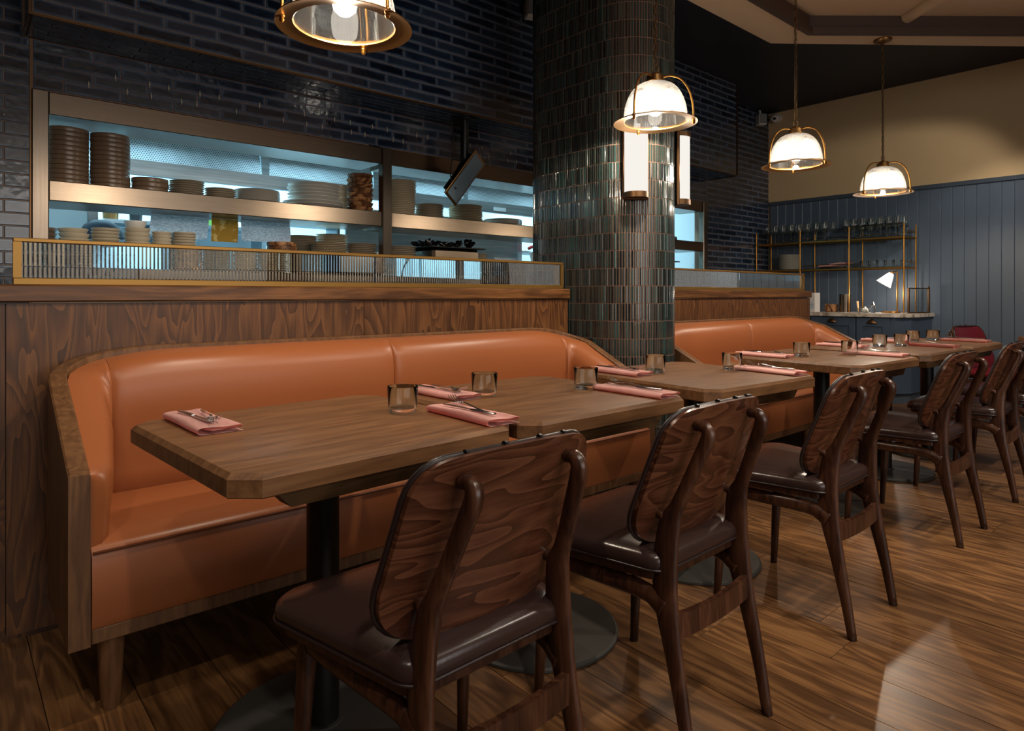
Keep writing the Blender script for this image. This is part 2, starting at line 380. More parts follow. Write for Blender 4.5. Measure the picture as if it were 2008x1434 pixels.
# ------------------------------------------------------------------ setting: ceiling
CZ = 3.35
struct('ceiling', Box(-3, 9.2, -5, 7.2, CZ, CZ+.1), 'dark_ceiling', 'matt near-black upper ceiling of the dining room', 'ceiling')
outer = [(-2.9, 2.42), (4.73, 2.42), (6.25, 1.17), (7.5, .13), (7.5, -4.9), (-2.9, -4.9)]
inner = [(-2.4, 2.15), (4.757, 2.15), (5.98, 1.1), (7.1, .14), (7.1, -4.4), (-2.4, -4.4)]
bm = BM()
for zz in ((3.0, 3.06),):
    A = [bm.verts.new((x, y, 3.0)) for x, y in outer]; B = [bm.verts.new((x, y, 3.0)) for x, y in inner]
    C = [bm.verts.new((x, y, 3.2)) for x, y in outer]; D = [bm.verts.new((x, y, 3.2)) for x, y in inner]
    for i in range(6):
        j = (i+1) % 6
        bm.faces.new((A[i], A[j], B[j], B[i])); bm.faces.new((A[i], C[i], C[j], A[j])); bm.faces.new((C[i], D[i], D[j], C[j])); bm.faces.new((B[i], B[j], D[j], D[i]))
raft = struct('ceiling_raft', bm, 'pale_ceiling', 'pale cream suspended ceiling border with an angled corner', 'ceiling')
bm = prism(BM(), inner, 3.125, 3.2); o = obj('tray_panel', bm, 'pale_ceiling', raft)
bm = BM()
def inset(poly, d):
    out = []; n = len(poly)
    for i in range(n):
        p0, p1, p2 = Vector(poly[i-1]), Vector(poly[i]), Vector(poly[(i+1) % n])
        a = (p1-p0).normalized(); b = (p2-p1).normalized(); na = Vector((a.y, -a.x)); nb = Vector((b.y, -b.x))
        k = d/(1+na.dot(nb)); out.append(tuple(p1+(na+nb)*k))
    return out
def frame_ring(bm, p, q, z0, z1):
    P0 = [bm.verts.new((x, y, z0)) for x, y in p]; Q0 = [bm.verts.new((x, y, z0)) for x, y in q]
    P1 = [bm.verts.new((x, y, z1)) for x, y in p]; Q1 = [bm.verts.new((x, y, z1)) for x, y in q]
    n = len(p)
    for i in range(n):
        j = (i+1) % n
        for f in ((P0[i], P0[j], Q0[j], Q0[i]), (P1[i], Q1[i], Q1[j], P1[j]), (Q0[i], Q0[j], Q1[j], Q1[i]), (P0[i], P1[i], P1[j], P0[j])): bm.faces.new(f)
q1 = inset(inner, .045); q2 = inset(inner, .02)
frame_ring(bm, inner, q1, 2.985, 3.03); frame_ring(bm, inner, q2, 3.03, 3.124)
obj('tray_moulding', bm, 'brown_trim', raft)
bm = Tube([(5.33, 1.72, 3.115), (3.3, -.95, 3.115)], .045, 10); obj('tray_bead', bm, 'pale_ceiling', raft, smooth=40)
for i, (p, t, e, a) in enumerate(SPOTS):
    zc = 3.125 if (-2.3 < p[0] < 5.9 and p[1] < 1.0) else 3.0
    d = thing('ceiling_downlight', 'small round recessed downlight in the pale ceiling above the aisle', 'downlight', (p[0], p[1], zc), group='recessed downlights in the pale ceiling')
    obj('bezel', Lathe([(.038, -.001), (.05, -.003), (.05, -.0005), (.038, -.0005)], 20), 'white_plastic', d, smooth=30)
    obj('lens', Lathe([(0, -.001), (.037, -.001)], 20), 'down_glow', d)
    # the beam starts just under its lens
for o in COL.objects:
    if o.name.startswith('downlight_beam'):
        p = o.location; o.location.z = (3.125 if (-2.3 < p[0] < 5.9 and p[1] < 1.0) else 3.0)-.02

# ------------------------------------------------------------------ setting: tiled walls
TW, TH, JT = .2565, .0635, .005
tile_meshes = {}
def tile_mesh(wd, ht=TH):
    key = (round(wd, 3), round(ht, 3))
    if key not in tile_meshes:
        bm = BM(); a, b = wd/2-JT/2, ht/2-JT/2; i = .003; dp = .005
        base = [bm.verts.new(p) for p in ((-a, 0, -b), (a, 0, -b), (a, 0, b), (-a, 0, b))]
        mid = [bm.verts.new(p) for p in ((-a, -dp+.002, -b), (a, -dp+.002, -b), (a, -dp+.002, b), (-a, -dp+.002, b))]
        top = [bm.verts.new(p) for p in ((-a+i, -dp, -b+i), (a-i, -dp, -b+i), (a-i, -dp, b-i), (-a+i, -dp, b-i))]
        bm.faces.new(top)
        for A, B in ((base, mid), (mid, top)):
            for k in range(4): j = (k+1) % 4; bm.faces.new((A[k], A[j], B[j], B[k]))
        finish(bm, False); me = bpy.data.meshes.new('tile'); bm.to_mesh(me); bm.free(); me.materials.append(MATS['blue_tile']); tile_meshes[key] = me
    return tile_meshes[key]
def tile_field(parent, x0, x1, z0, z1, place, shift=0., keep=None):
    rows = int(math.ceil((z1-z0)/TH-.05)); n = 0
    for r in range(rows):
        za, zb = z0+r*TH, min(z0+(r+1)*TH, z1)
        if zb-za < .012: continue
        x = x0-((TW/2 if r % 2 else 0)+shift) % TW
        while x < x1-.004:
            a, b = max(x, x0), min(x+TW, x1)
            if b-a > .012 and (keep is None or keep((a+b)/2, (za+zb)/2)):
                o = obj('tile', tile_mesh(b-a, zb-za), None, parent)
                place(o, (a+b)/2, (za+zb)/2); n += 1
            x += TW
    return n
YW, YH, HZ = 4.0, 3.65, 2.365
def onwall(Y):
    def f(o, x, z): o.location = (x, Y-.003, z); o.rotation_euler.x = rnd.uniform(-.006, .006); o.rotation_euler.z = rnd.uniform(-.006, .006)
    return f
def onsoffit(o, x, v): o.location = (x, YH+v, HZ+.003); o.rotation_euler = (PI/2+rnd.uniform(-.01, .01), 0, rnd.uniform(-.004, .004))
wl = struct('wall_kitchen_left', Box(-3, .33, YW+.006, YW+.16, 0, CZ), 'grout', 'dark blue glazed brick-tile wall left of the kitchen pass', 'wall')
tile_field(wl, -.42, .325, .92, 2.365, onwall(YW+.008))
tile_field(wl, -.42, .295, 2.365, CZ, onwall(YW+.008))
# hood: bulkhead over the pass
hx0, hx1, hs = .295, 6.40, 3.72
def vis_near(x, z): return z < 2.40+(x-.2)*.36 or x > 3.0
hd = struct('wall_bulkhead', Box(hx0+.01, hs, YH+.008, YW+.3, HZ+.008, CZ), 'grout', 'dark blue glazed brick-tile bulkhead above the kitchen pass', 'wall')
tile_field(hd, hx0+.012, hs, HZ+.012, CZ, onwall(YH+.008), .1, None)
sf = struct('ceiling_bulkhead', Box(hx0+.01, hs, YH+.01, YW, HZ+.0062, HZ+.0078), 'grout', 'dark blue tiled underside of the bulkhead above the kitchen pass', 'ceiling')
tile_field(sf, hx0+.012, hs, .012, .345, onsoffit, .05)
hd2 = struct('wall_bulkhead_far', Box(hs, hx1, YH+.008, YW+.3, HZ+.008, CZ), 'grout', 'dark blue glazed brick-tile bulkhead beyond the tiled column', 'wall')
tile_field(hd2, hs, hx1-.012, HZ+.012, CZ, onwall(YH+.008), .07)
tile_field(hd2, hs, hx1-.012, .012, .345, onsoffit, .05)
# left return and bronze edge trims of the bulkhead
for side, xx in ((-1, hx0), (1, hx1)):
    pr = hd if side < 0 else hd2
    for r in range(16):
        z = HZ+.012+r*TH+TH/2
        if z > CZ: break
        o = obj('tile', tile_mesh(.32, TH), None, pr); o.location = (xx+side*(-.01), YH+.18, z); o.rotation_euler.z = -side*PI/2 if side < 0 else PI/2
        if side < 0: o.rotation_euler.z = -PI/2
    bm = Box(xx-.006, xx+.006, YH-.008, YH+.004, HZ-.006, CZ-.002); obj('edge_trim', bm, 'bronze', pr)
    bm = Box(xx-.006, xx+.006, YH-.004, YW, HZ-.006, HZ+.006); obj('edge_trim', bm, 'bronze', pr)
obj('edge_trim', Box(hx0, hs, YH-.007, YH+.005, HZ-.006, HZ+.006), 'bronze', hd)
obj('edge_trim', Box(hs, hx1, YH-.007, YH+.005, HZ-.006, HZ+.006), 'bronze', hd2)
wb = struct('wall_band', Box(.33, 6.38, YW+.006, YW+.06, 2.115, HZ+.008), 'grout_dark', 'strip of dark blue tiles with fixing clips between pass and bulkhead', 'wall')
tile_field(wb, .335, 6.375, 2.118, HZ-.002, onwall(YW+.008), .13)
me_clip = None
bm = BM(); box(bm, -.0018, .0018, -.006, 0, -.017, .017); box(bm, -.006, .006, -.005, 0, -.0016, .0016)
finish(bm, False); me_clip = bpy.data.meshes.new('tile_clip'); bm.to_mesh(me_clip); bm.free(); me_clip.materials.append(MATS['stone_plate'])
for r in (1, 2):
    z = 2.118+r*TH
    x = .45+.12*r
    k = 0
    while x < 3.7:
        o = obj('tile_clip', me_clip, None, wb); o.location = (x, YW-.001, z)
        x += (.2, .1)[k % 2]*rnd.uniform(.75, 1.25); k += 1
        if k % 7 == 6: x += .2
obj('edge_trim', Box(.322, .329, YW-.006, YW+.004, 1.1, 2.36), 'bronze', wl)
wr = struct('wall_kitchen_right', Box(6.38, 7.80, YW+.006, YW+.16, 0, CZ), 'grout', 'dark blue glazed brick-tile wall beside the glass shelves', 'wall')
tile_field(wr, 6.385, 7.77, .95, CZ, onwall(YW+.008), .03, lambda x, z: not (x < 6.36 and z > HZ))

# ------------------------------------------------------------------ setting: far wall with boards
wf = struct('wall_far', Box(7.785, 7.95, -5, 4.16, 0, CZ), 'cream_paint', 'far wall, cream plaster above blue-grey tongue and groove boards', 'wall')
me_b = Box(-.012, 0, -.0508, .0508, 0, 2.2, bev=.004); finish(me_b, False); mm = bpy.data.meshes.new('board'); me_b.to_mesh(mm); me_b.free(); mm.materials.append(MATS['blue_paint'])
obj('board_backing', Box(7.776, 7.784, -3, 3.99, 0, 2.2), 'blue_dark', wf)
for i in range(48):
    o = obj('board', mm, None, wf, loc=(7.776, 3.93-i*.1025, 0))
obj('dado_rail', Box(7.745, 7.785, -3, 3.99, 2.195, 2.24, bev=.006), 'blue_dark', wf)
obj('skirting', Box(7.752, 7.764, -3, 3.99, 0, .12, bev=.004), 'blue_dark', wf)
struct('wall_front', Box(-3.1, 9.2, -5.1, -5, 0, CZ), 'cream_paint', 'plain cream wall behind the photographer', 'wall')
struct('wall_entrance', Box(-3.1, -3, -5, 7.2, 0, CZ), 'panel_wood', 'plain brown wall at the entrance side', 'wall')

# ------------------------------------------------------------------ column with finger tiles
CX, CY0, CY1, CR = 2.95, 2.37, 2.77, .262
def stadium(r, n=20):
    pts = [(CX+r*math.cos(a), CY0+r*math.sin(a)) for a in [PI+PI*i/n for i in range(n+1)]]
    pts += [(CX+r*math.cos(a), CY1+r*math.sin(a)) for a in [PI*i/n for i in range(n+1)]]
    return pts
col = struct('column', prism(BM(), stadium(CR), 0, CZ), 'grout_dark', 'oblong column clad in glossy dark green finger tiles', 'column')
bm = BM(); fw = .0152; fh = .0948
per = 2*PI*CR+2*(CY1-CY0); nt_ = int(per/fw); fwid = per/nt_
def at_s(s):
    a = PI*CR; l = CY1-CY0
    if s < a: an = PI+s/CR; return Vector((CX+CR*math.cos(an), CY0+CR*math.sin(an), 0)), Vector((math.cos(an), math.sin(an), 0))
    s -= a
    if s < l: return Vector((CX+CR, CY0+s, 0)), Vector((1, 0, 0))
    s -= l
    if s < a: an = s/CR; return Vector((CX+CR*math.cos(an), CY1+CR*math.sin(an), 0)), Vector((math.cos(an), math.sin(an), 0))
    s -= a
    return Vector((CX-CR, CY1-s, 0)), Vector((-1, 0, 0))
for i in range(nt_):
    p, n = at_s((i+.5)*fwid); tg = Vector((-n.y, n.x, 0))
    hw = fwid/2-.0016
    for r in range(int(CZ/fh)+1):
        z0 = r*fh+.0024; z1 = min((r+1)*fh-.0024, CZ-.001)
        dp = .0042+rnd.uniform(-.0006, .0006); tl_ = rnd.uniform(-.0006, .0006)
        prof = [(-hw, 0), (-hw*.75, dp*.8+tl_), (0, dp), (hw*.75, dp*.8-tl_), (hw, 0)]
        lo = [bm.verts.new(p+tg*a+n*b+Vector((0, 0, z0))) for a, b in prof]; hi = [bm.verts.new(p+tg*a+n*b+Vector((0, 0, z1))) for a, b in prof]
        for k in range(4): bm.faces.new((lo[k], lo[k+1], hi[k+1], hi[k]))
        bm.faces.new(lo[::-1]); bm.faces.new(hi)
o = obj('finger_tile', bm, 'finger_tile', col, smooth=50); o['kind'] = 'stuff'

# ------------------------------------------------------------------ half-height divider walls with reeded glass screens
def divider(name, x0, x1, label, seams):
    dv = struct(name, Box(x0+.012, x1-.012, 2.583, 2.68, 0, 1.06), 'panel_wood', label, 'wall')
    xs = [x0]+seams+[x1]
    for a, b in zip(xs, xs[1:]):
        obj('panel', Box(a+.0015, b-.0015, 2.565, 2.583, .02, 1.062), 'panel_wood', dv)
    obj('cap_rail', Box(x0-.03, x1+.004, 2.548, 2.70, 1.066, 1.122, bev=.005), 'cap_wood', dv)
    return dv
divider('wall_divider_near', .10, 2.668, 'dark oak panelled half wall behind the bench with the long seam', [.146, 1.385])
divider('wall_divider_far', 3.225, 5.715, 'dark oak panelled half wall behind the bench beyond the column', [3.9, 5.67])
def screen(x0, x1, label, joint):
    s = thing('glass_screen', label, 'glass screen', (0, 0, 1.122))
    H_ = .150; f = .022
    obj('frame_rail', Box(x0, x1, 2.588, 2.614, 0, f, bev=.002), 'brass_paint', s)
    obj('frame_rail', Box(x0, x1, 2.588, 2.614, H_-f*.6, H_, bev=.002), 'brass_paint', s)
    obj('frame_post', Box(x0, x0+f, 2.587, 2.615, f, H_-f*.6), 'brass_paint', s)
    obj('frame_post', Box(x1-f, x1, 2.587, 2.615, f, H_-f*.6), 'brass_paint', s)
    for a, b in ((x0+f+.001, joint-.001), (joint+.001, x1-f-.001)):
        bm = BM(); pitch = .0125; n = int((b-a)/pitch)
        cols = []
        for i in range(n*4+1):
            x = a+(b-a)*i/(n*4); ph = (i % 4)/4
            dy = .0022*math.sin(2*PI*ph+PI/2)
            cols.append((bm.verts.new((x, 2.598-dy, f)), bm.verts.new((x, 2.598-dy, H_-f*.6)), bm.verts.new((x, 2.606, H_-f*.6)), bm.verts.new((x, 2.606, f))))
        for c0, c1 in zip(cols, cols[1:]):
            bm.faces.new((c0[0], c1[0], c1[1], c0[1])); bm.faces.new((c0[2], c1[2], c1[3], c0[3])); bm.faces.new((c0[1], c1[1], c1[2], c0[2])); bm.faces.new((c0[3], c1[3], c1[0], c0[0]))
        bm.faces.new(cols[0]); bm.faces.new(cols[-1][::-1]); obj('reeded_pane', bm, 'reeded_glass', s, smooth=60)
    return s
screen(.166, 2.655, 'brass framed reeded glass screen on the oak half wall left of the column', 1.46)
screen(3.235, 5.664, 'brass framed reeded glass screen on the oak half wall beyond the column', 4.6)

# ------------------------------------------------------------------ kitchen shell and steel pass
struct('wall_kitchen_back', Box(-.3, 7.9, 6.3, 6.4, 0, 2.75), 'white_paint', 'pale back wall of the kitchen', 'wall')
struct('wall_kitchen_side', Box(.2, .26, 4.17, 6.3, 0, 2.75), 'white_paint', 'pale side wall of the kitchen', 'wall')
struct('wall_kitchen_end', Box(6.6, 6.66, 4.17, 6.3, 0, 2.75), 'white_paint', 'pale end wall of the kitchen', 'wall')
struct('ceiling_kitchen', Box(.2, 6.66, 4.31, 6.4, 2.72, 2.78), 'white_paint', 'white kitchen ceiling', 'ceiling')
for x in (1.0, 2.4, 3.9, 5.6):
    k = thing('kitchen_light', 'cool white fluorescent ceiling fitting in the kitchen', 'light', (x, 4.75, 2.64), group='kitchen ceiling lights')
    obj('housing', Box(-.5, .5, -.15, .15, .03, .08), 'white_plastic', k); obj('diffuser', Box(-.48, .48, -.13, .13, .0, .029), 'tube_glow', k)
gp = thing('kitchen_pass', 'stainless steel kitchen pass with shelf and heat gantry', 'kitchen pass', (0, 0, 0))
def pp(name, m, *a, **k): return obj(name, Box(*a, **k), m, gp)
for a, b in ((.33, .40), (2.298, 2.371), (4.28, 4.35), (6.293, 6.374)):
    pp('post', 'steel_v', a, b, 3.985, 4.05, 1.235, 2.114, bev=.004)
for a, b in ((.401, 2.297), (2.372, 4.279), (4.351, 6.292)):
    pp('top_beam', 'steel', a, b, 4.0, 4.30, 2.000, 2.113, bev=.003)
    pp('shelf', 'steel', a, b, 4.0, 4.38, 1.565, 1.668, bev=.004)
pc = thing('pass_counter', 'long stainless steel counter under the kitchen pass shelf', 'counter', (0, 0, 0))
obj('worktop', Box(.333, 6.376, 3.955, 4.75, 1.17, 1.235, bev=.006), 'steel', pc)
obj('front_panel', Box(.333, 6.376, 4.02, 4.06, 0, 1.169), 'steel', pc)
pp('pilot_lamp', 'black_plastic', 2.20, 2.29, 3.995, 4.02, 2.115, 2.121)
# extraction canopy behind the pass
cn = thing('extraction_canopy', 'stainless extraction canopy with perforated filters over the cooking line', 'canopy', (0, 0, 0))
obj('canopy_front', Box(.9, 4.95, 4.86, 4.90, 1.885, 1.985), 'kitchen_steel', cn)
obj('canopy_roof', Box(.28, 6.58, 4.84, 6.28, 2.40, 2.44), 'kitchen_steel', cn)
for x in (1.0, 2.4, 3.9, 5.6): obj('canopy_fill_panel', Box(x-.46, x+.46, 5.65, 5.85, 2.37, 2.399), 'tube_glow', cn)  # glowing panels added to go with the fill under the canopy
obj('canopy_tray', Box(.9, 4.95, 4.90, 5.22, 1.975, 1.985), 'kitchen_steel', cn)
fx = [.92, 1.90, 2.88, 3.86, 4.84]
for a, b in zip(fx, fx[1:]):
    o = obj('filter_panel', Box(-(b-a)/2+.035, (b-a)/2-.035, -.006, .006, -.21, .21), 'perforated_steel', cn, loc=((a+b)/2, 5.14, 2.19)); o.rotation_euler.x = R(-14)
    obj('filter_rail', Box(b-.03, b+.03, 5.10, 5.20, 1.985, 2.40), 'kitchen_steel', cn)
obj('maker_plate', Box(4.02, 4.17, 4.853, 4.86, 1.905, 1.94), 'white_paint', cn)
# back shelf, fridge, kitchen clutter
sh = thing('back_shelf', 'steel wall shelf with pots at the back of the kitchen', 'shelf', (0, 0, 0))
obj('shelf_board', Box(.95, 2.3, 5.95, 6.28, 1.66, 1.69), 'kitchen_steel', sh); obj('bracket', Box(1.30, 1.34, 6.0, 6.28, 1.50, 1.66), 'kitchen_steel', sh); obj('bracket', Box(2.2, 2.24, 6.0, 6.28, 1.50, 1.66), 'kitchen_steel', sh)
fr = thing('fridge', 'tall white kitchen fridge with steel door edge', 'fridge', (.62, 5.75, 0))
obj('body', Box(-.3, .15, -.3, .35, 0, 1.95, bev=.01), 'white_paint', fr); obj('door', Box(-.3, .15, -.33, -.302, .1, 1.93, bev=.008), 'white_paint', fr); obj('door_edge', Box(.15, .21, -.33, .3, 0, 1.95), 'kitchen_steel', fr)
for i, (x, r, h_, m, lab) in enumerate(((1.02, .06, .14, 'old_brass', 'brass coloured pot on the kitchen back shelf'), (1.20, .05, .1, 'black_plastic', 'black pot on the kitchen back shelf'), (1.36, .055, .11, 'white_plastic', 'white tub on the kitchen back shelf'), (1.55, .06, .12, 'black_plastic', 'wide black tub on the kitchen back shelf'), (1.75, .05, .1, 'green_leaf', 'green tub on the kitchen back shelf'), (1.95, .05, .09, 'bowl_wood', 'brown tub on the kitchen back shelf'))):
    tag(obj('pot', Lathe([(0, 0), (r*.9, 0), (r, h_), (r*1.05, h_), (r*1.05, h_+.008), (r*.9, h_+.008), (r*.85, h_-.01), (0, h_-.01)], 18), m, loc=(x, 6.1, 1.69), smooth=30), lab, 'pot', 'pots on the kitchen back shelf')
wk = thing('kitchen_worktop', 'stainless kitchen worktop along the back wall', 'worktop', (0, 0, 0))
obj('top', Box(1.15, 4.6, 5.2, 6.28, .87, .91, bev=.004), 'kitchen_steel', wk); obj('base', Box(1.17, 4.58, 5.25, 6.27, 0, .87), 'kitchen_steel', wk)
pn = thing('kitchen_partition', 'grey steel partition behind the pass counter', 'partition', (0, 0, 0))
obj('panel', Box(2.45, 4.3, 4.84, 4.86, 1.0, 1.80), 'kitchen_steel', pn); obj('post', Box(4.30, 4.36, 4.83, 4.87, 0, 1.84), 'kitchen_steel', pn)
for x0, x1, nm in ((1.05, 1.9, 0),):
    t_ = thing('steel_rack', 'grey steel ticket rack standing behind the pass', 'rack', (0, 0, 0))
    obj('rail', Box(1.87, 2.30, 4.6, 4.80, 1.60, 1.63), 'kitchen_steel', t_); obj('upright', Box(1.86, 1.88, 4.60, 4.80, 1.236, 1.62), 'kitchen_steel', t_); obj('upright', Box(2.26, 2.28, 4.60, 4.80, 1.236, 1.62), 'kitchen_steel', t_)
rk = thing('far_rack', 'pale kitchen shelf rack seen past the steel partition', 'rack', (0, 0, 0))
for z in (1.25, 1.60): obj('rack_shelf', Box(4.7, 5.9, 5.6, 5.95, z-.02, z), 'white_paint', rk)
for x in (4.72, 5.3, 5.88): obj('rack_post', Box(x-.015, x+.015, 5.6, 5.63, 0, 1.9), 'kitchen_steel', rk)
for i, x in enumerate((4.98, 5.06, 5.14)):
    b = thing('sauce_bottle', 'small dark bottle with white cap on the pale kitchen rack', 'bottle', (x, 5.72, 1.25), group='small bottles on the kitchen rack')
    obj('body', Lathe([(0, 0), (.028, 0), (.028, .07), (.012, .09), (0, .09)], 14), 'dark_glass', b, smooth=40); obj('cap', Lathe([(.014, .085), (.014, .11), (0, .11)], 12), 'white_plastic', b)
tag(obj('tub', Lathe([(0, 0), (.07, 0), (.08, .1), (0, .1)], 18), 'white_plastic', loc=(4.95, 5.75, 1.601), smooth=40), 'white plastic tub on the upper kitchen rack shelf', 'tub')
sp = thing('spray_tap', 'white handheld spray head with red trigger in the kitchen', 'spray tap', (4.33, 4.75, 1.236))
obj('hose', Tube(spline([(0, 0, 0), (.03, -.01, .12), (.10, -.02, .2)], 5), .008, 8), 'rubber', sp, smooth=True)
obj('head', Tube([(.09, -.02, .19), (.07, -.02, .28)], [.022, .026], 10), 'white_plastic', sp, smooth=40)
obj('trigger', Tube(spline([(.03, -.02, .31), (.08, -.02, .33), (.12, -.02, .31), (.11, -.02, .26)], 4), .016, 8), 'red_plastic', sp, smooth=True)
cp = obj('cloth_cap', Lathe([(0, .125), (.05, .118), (.10, .085), (.13, .03), (.135, 0), (0, 0)], 24), 'navy_cloth', loc=(.80, 5.1, 1.47), smooth=40); tag(cp, 'rounded navy cloth cap showing behind the stacked bowls', 'cap')
st_ = thing('cap_stand', 'plain steel stand behind the stacked bowls', 'stand', (.80, 5.1, 0)); obj('stand_post', Lathe([(.03, .02), (.03, 1.469), (0, 1.469)], 12), 'kitchen_steel', st_); obj('stand_foot', Lathe([(0, 0), (.1, 0), (.1, .02), (0, .02)], 20), 'kitchen_steel', st_)
# papers and yellow card hanging from the pass shelf
def sheet(name, x0, x1, z0, z1, y, mat, lab, cat, tilt=0.):
    bm = BM(); nx, nz = 8, 8; g = []
    for i in range(nx+1):
        g.append([bm.verts.new(((x0-x1)/2+(x1-x0)*i/nx+tilt*(j/nz-1), .004*math.sin(i*1.1+j*.5)+.003*abs((j/nz)-.72)*4, -(z1-z0)*(1-j/nz))) for j in range(nz+1)])
    for i in range(nx):
        for j in range(nz): bm.faces.new((g[i][j], g[i+1][j], g[i+1][j+1], g[i][j+1]))
    bmesh.ops.solidify(bm, geom=bm.faces[:], thickness=.0006)
    return tag(obj(name, bm, mat, loc=((x0+x1)/2, y, z1), smooth=40), lab, cat)
sheet('order_sheet', .915, 1.235, 1.43, 1.5645, 4.25, 'print_paper', 'white printed order sheet hanging left of the yellow card', 'paper', .01)
sheet('allergen_card', 1.247, 1.406, 1.42, 1.5645, 4.24, 'yellow_card', 'mottled yellow card hanging from the steel pass shelf', 'card')
sheet('prep_sheet', 1.425, 1.744, 1.435, 1.5645, 4.25, 'print_paper', 'white printed prep sheet hanging right of the yellow card', 'paper', -.01)

# ------------------------------------------------------------------ crockery on the pass
def mesh_of(bm, mat, smooth=40):
    finish(bm, smooth); me = bpy.data.meshes.new('crockery'); bm.to_mesh(me); bm.free(); me.materials.append(MATS[mat]); return me
def pan_prof(r, h): return [(0, .002), (r*.9, .002), (r*.94, 0), (r*.985, h*.1), (r, h*.5), (r, h*.86), (r*.985, h*1.02), (r*.955, h*.9), (r*.93, h*.35), (0, h*.3)]
def plate_prof(r, h): return [(0, .002), (r*.6, .002), (r*.62, 0), (r*.66, 0), (r*.72, h*.3), (r*.97, h*.85), (r, h*.98), (r*.985, h*1.1), (r*.7, h*.5), (r*.6, h*.34), (0, h*.3)]
def bowl_prof(r, h): return [(0, .003), (r*.6, .003), (r*.62, 0), (r*.80, 0), (r*.93, h*.42), (r, h*.95), (r*.985, h*1.05), (r*.95, h*.95), (r*.82, h*.5), (r*.55, h*.3), (0, h*.28)]
def stack(name, kind, prof, r, h, pitch, n, x, y, z, mat, desc, jit=.003, cat='plate', tilt=0.):
    if n > 1: h = pitch*(.955 if prof is pan_prof else .90)
    me = mesh_of(Lathe(prof(r, h), 32), mat)
    for i in range(n):
        o = obj(name, me, None, loc=(x+rnd.uniform(-jit, jit), y+rnd.uniform(-jit, jit), z+i*pitch+.0005))
        o.rotation_euler = (0, tilt, rnd.random()*6)
        lab = ('topmost' if i == n-1 else ORD[i] + (' up' if i else '')) if n > 1 else 'single'
        tag(o, f'{kind}, {lab} in {desc}', cat, desc)
SY, SZ, LZ, LY = 4.15, 1.668, 1.235, 4.2
stack('rimmed_plate', 'brown glazed rimmed plate', pan_prof, .096, .0262, .0248, 12, .497, SY, SZ, 'brown_glaze', 'the tall stack against the steel end post', .001)
stack('rimmed_plate', 'brown glazed rimmed plate', pan_prof, .096, .0262, .0246, 12, .692, SY, SZ, 'brown_glaze', 'the second tall brown stack', .001)
stack('rimmed_plate', 'brown glazed rimmed plate', pan_prof, .094, .028, .0265, 3, .887, SY, SZ, 'brown_glaze', 'the short stack of three brown plates')
stack('side_plate', 'grey-brown side plate', plate_prof, .095, .018, .0125, 7, 1.082, SY, SZ, 'stone_plate', 'the stack beside the three brown plates')
stack('side_plate', 'grey-brown side plate', plate_prof, .088, .018, .0125, 5, 1.270, SY, SZ, 'stone_plate', 'the low stack of five')
stack('dinner_plate', 'white dinner plate', plate_prof, .135, .022, .0088, 9, 1.502, SY+.02, SZ, 'white_plate', 'the white mid-shelf stack')
stack('platter', 'large white scalloped platter', plate_prof, .195, .03, .022, 2, 1.885, SY+.045, SZ, 'white_plate', 'the platters under the wide plates', .004)
stack('serving_plate', 'wide white serving plate', plate_prof, .17, .03, .022, 5, 1.880, SY+.03, SZ+.05, 'white_plate', 'the pile on top of the scalloped platters', .005)
stack('wooden_bowl', 'round wooden bowl', bowl_prof, .09, .045, .033, 8, 2.205, SY-.01, SZ, 'bowl_wood', 'the brown bowl stack beside the middle post', .003, 'bowl')
stack('stone_bowl', 'grey stone bowl', bowl_prof, .075, .05, .04, 5, 2.13, SY+.16, SZ, 'stone_plate', 'the grey bowls behind the wooden bowls', .003, 'bowl')
stack('dinner_plate', 'cream dinner plate', plate_prof, .118, .02, .0128, 20, 2.535, SY, SZ, 'cream_plate', 'the tall cream stack right of the middle post')
stack('side_plate', 'brown edged side plate', plate_prof, .108, .018, .0118, 9, 2.795, SY, SZ, 'stone_plate', 'the stack between cream and white stacks')
stack('dinner_plate', 'white edged dinner plate', plate_prof, .136, .02, .0128, 10, 3.142, SY, SZ, 'cream_plate', 'the broad stack under the monitor')
stack('pasta_bowl', 'shallow white pasta bowl', plate_prof, .155, .03, .016, 3, 3.535, SY+.01, SZ, 'white_plate', 'the low stack nearest the column', .004, 'bowl')
# counter level
stack('cream_bowl', 'cream ribbed bowl', bowl_prof, .06, .04, .027, 8, .408, LY+.09, LZ, 'brown_glaze', 'the stack hidden behind the end post', .003, 'bowl')
stack('cream_bowl', 'cream ribbed bowl', bowl_prof, .071, .04, .0265, 8, .530, LY, LZ, 'cream_plate', 'the counter stack beside the end post', .003, 'bowl')
stack('cream_bowl', 'cream ribbed bowl', bowl_prof, .070, .035, .0185, 12, .678, LY, LZ, 'cream_plate', 'the second bowl stack on the counter', .003, 'bowl')
stack('cream_bowl', 'cream ribbed bowl', bowl_prof, .067, .04, .026, 9, .834, LY, LZ, 'cream_plate', 'the tallest bowl stack on the counter', .003, 'bowl')
stack('small_dish', 'small cream dish', bowl_prof, .056, .035, .0235, 1, .824, LY, LZ+9*.026+.001, 'white_plate', 'the place crowning the tallest bowl stack', 0, 'dish')
stack('small_dish', 'small cream dish', bowl_prof, .052, .03, .02, 11, .957, LY-.01, LZ, 'cream_plate', 'the slim dish stack beside the tallest bowls', .003, 'dish')
stack('cream_bowl', 'cream ribbed bowl', bowl_prof, .065, .03, .016, 14, 1.082, LY, LZ, 'cream_plate', 'the stack before the first printed sheet', .002, 'bowl')
stack('small_dish', 'small grey dish', bowl_prof, .05, .03, .016, 4, 1.06, LY+.13, LZ+.165, 'stone_plate', 'the leaning dishes behind the bowls', .002, 'dish', .12)
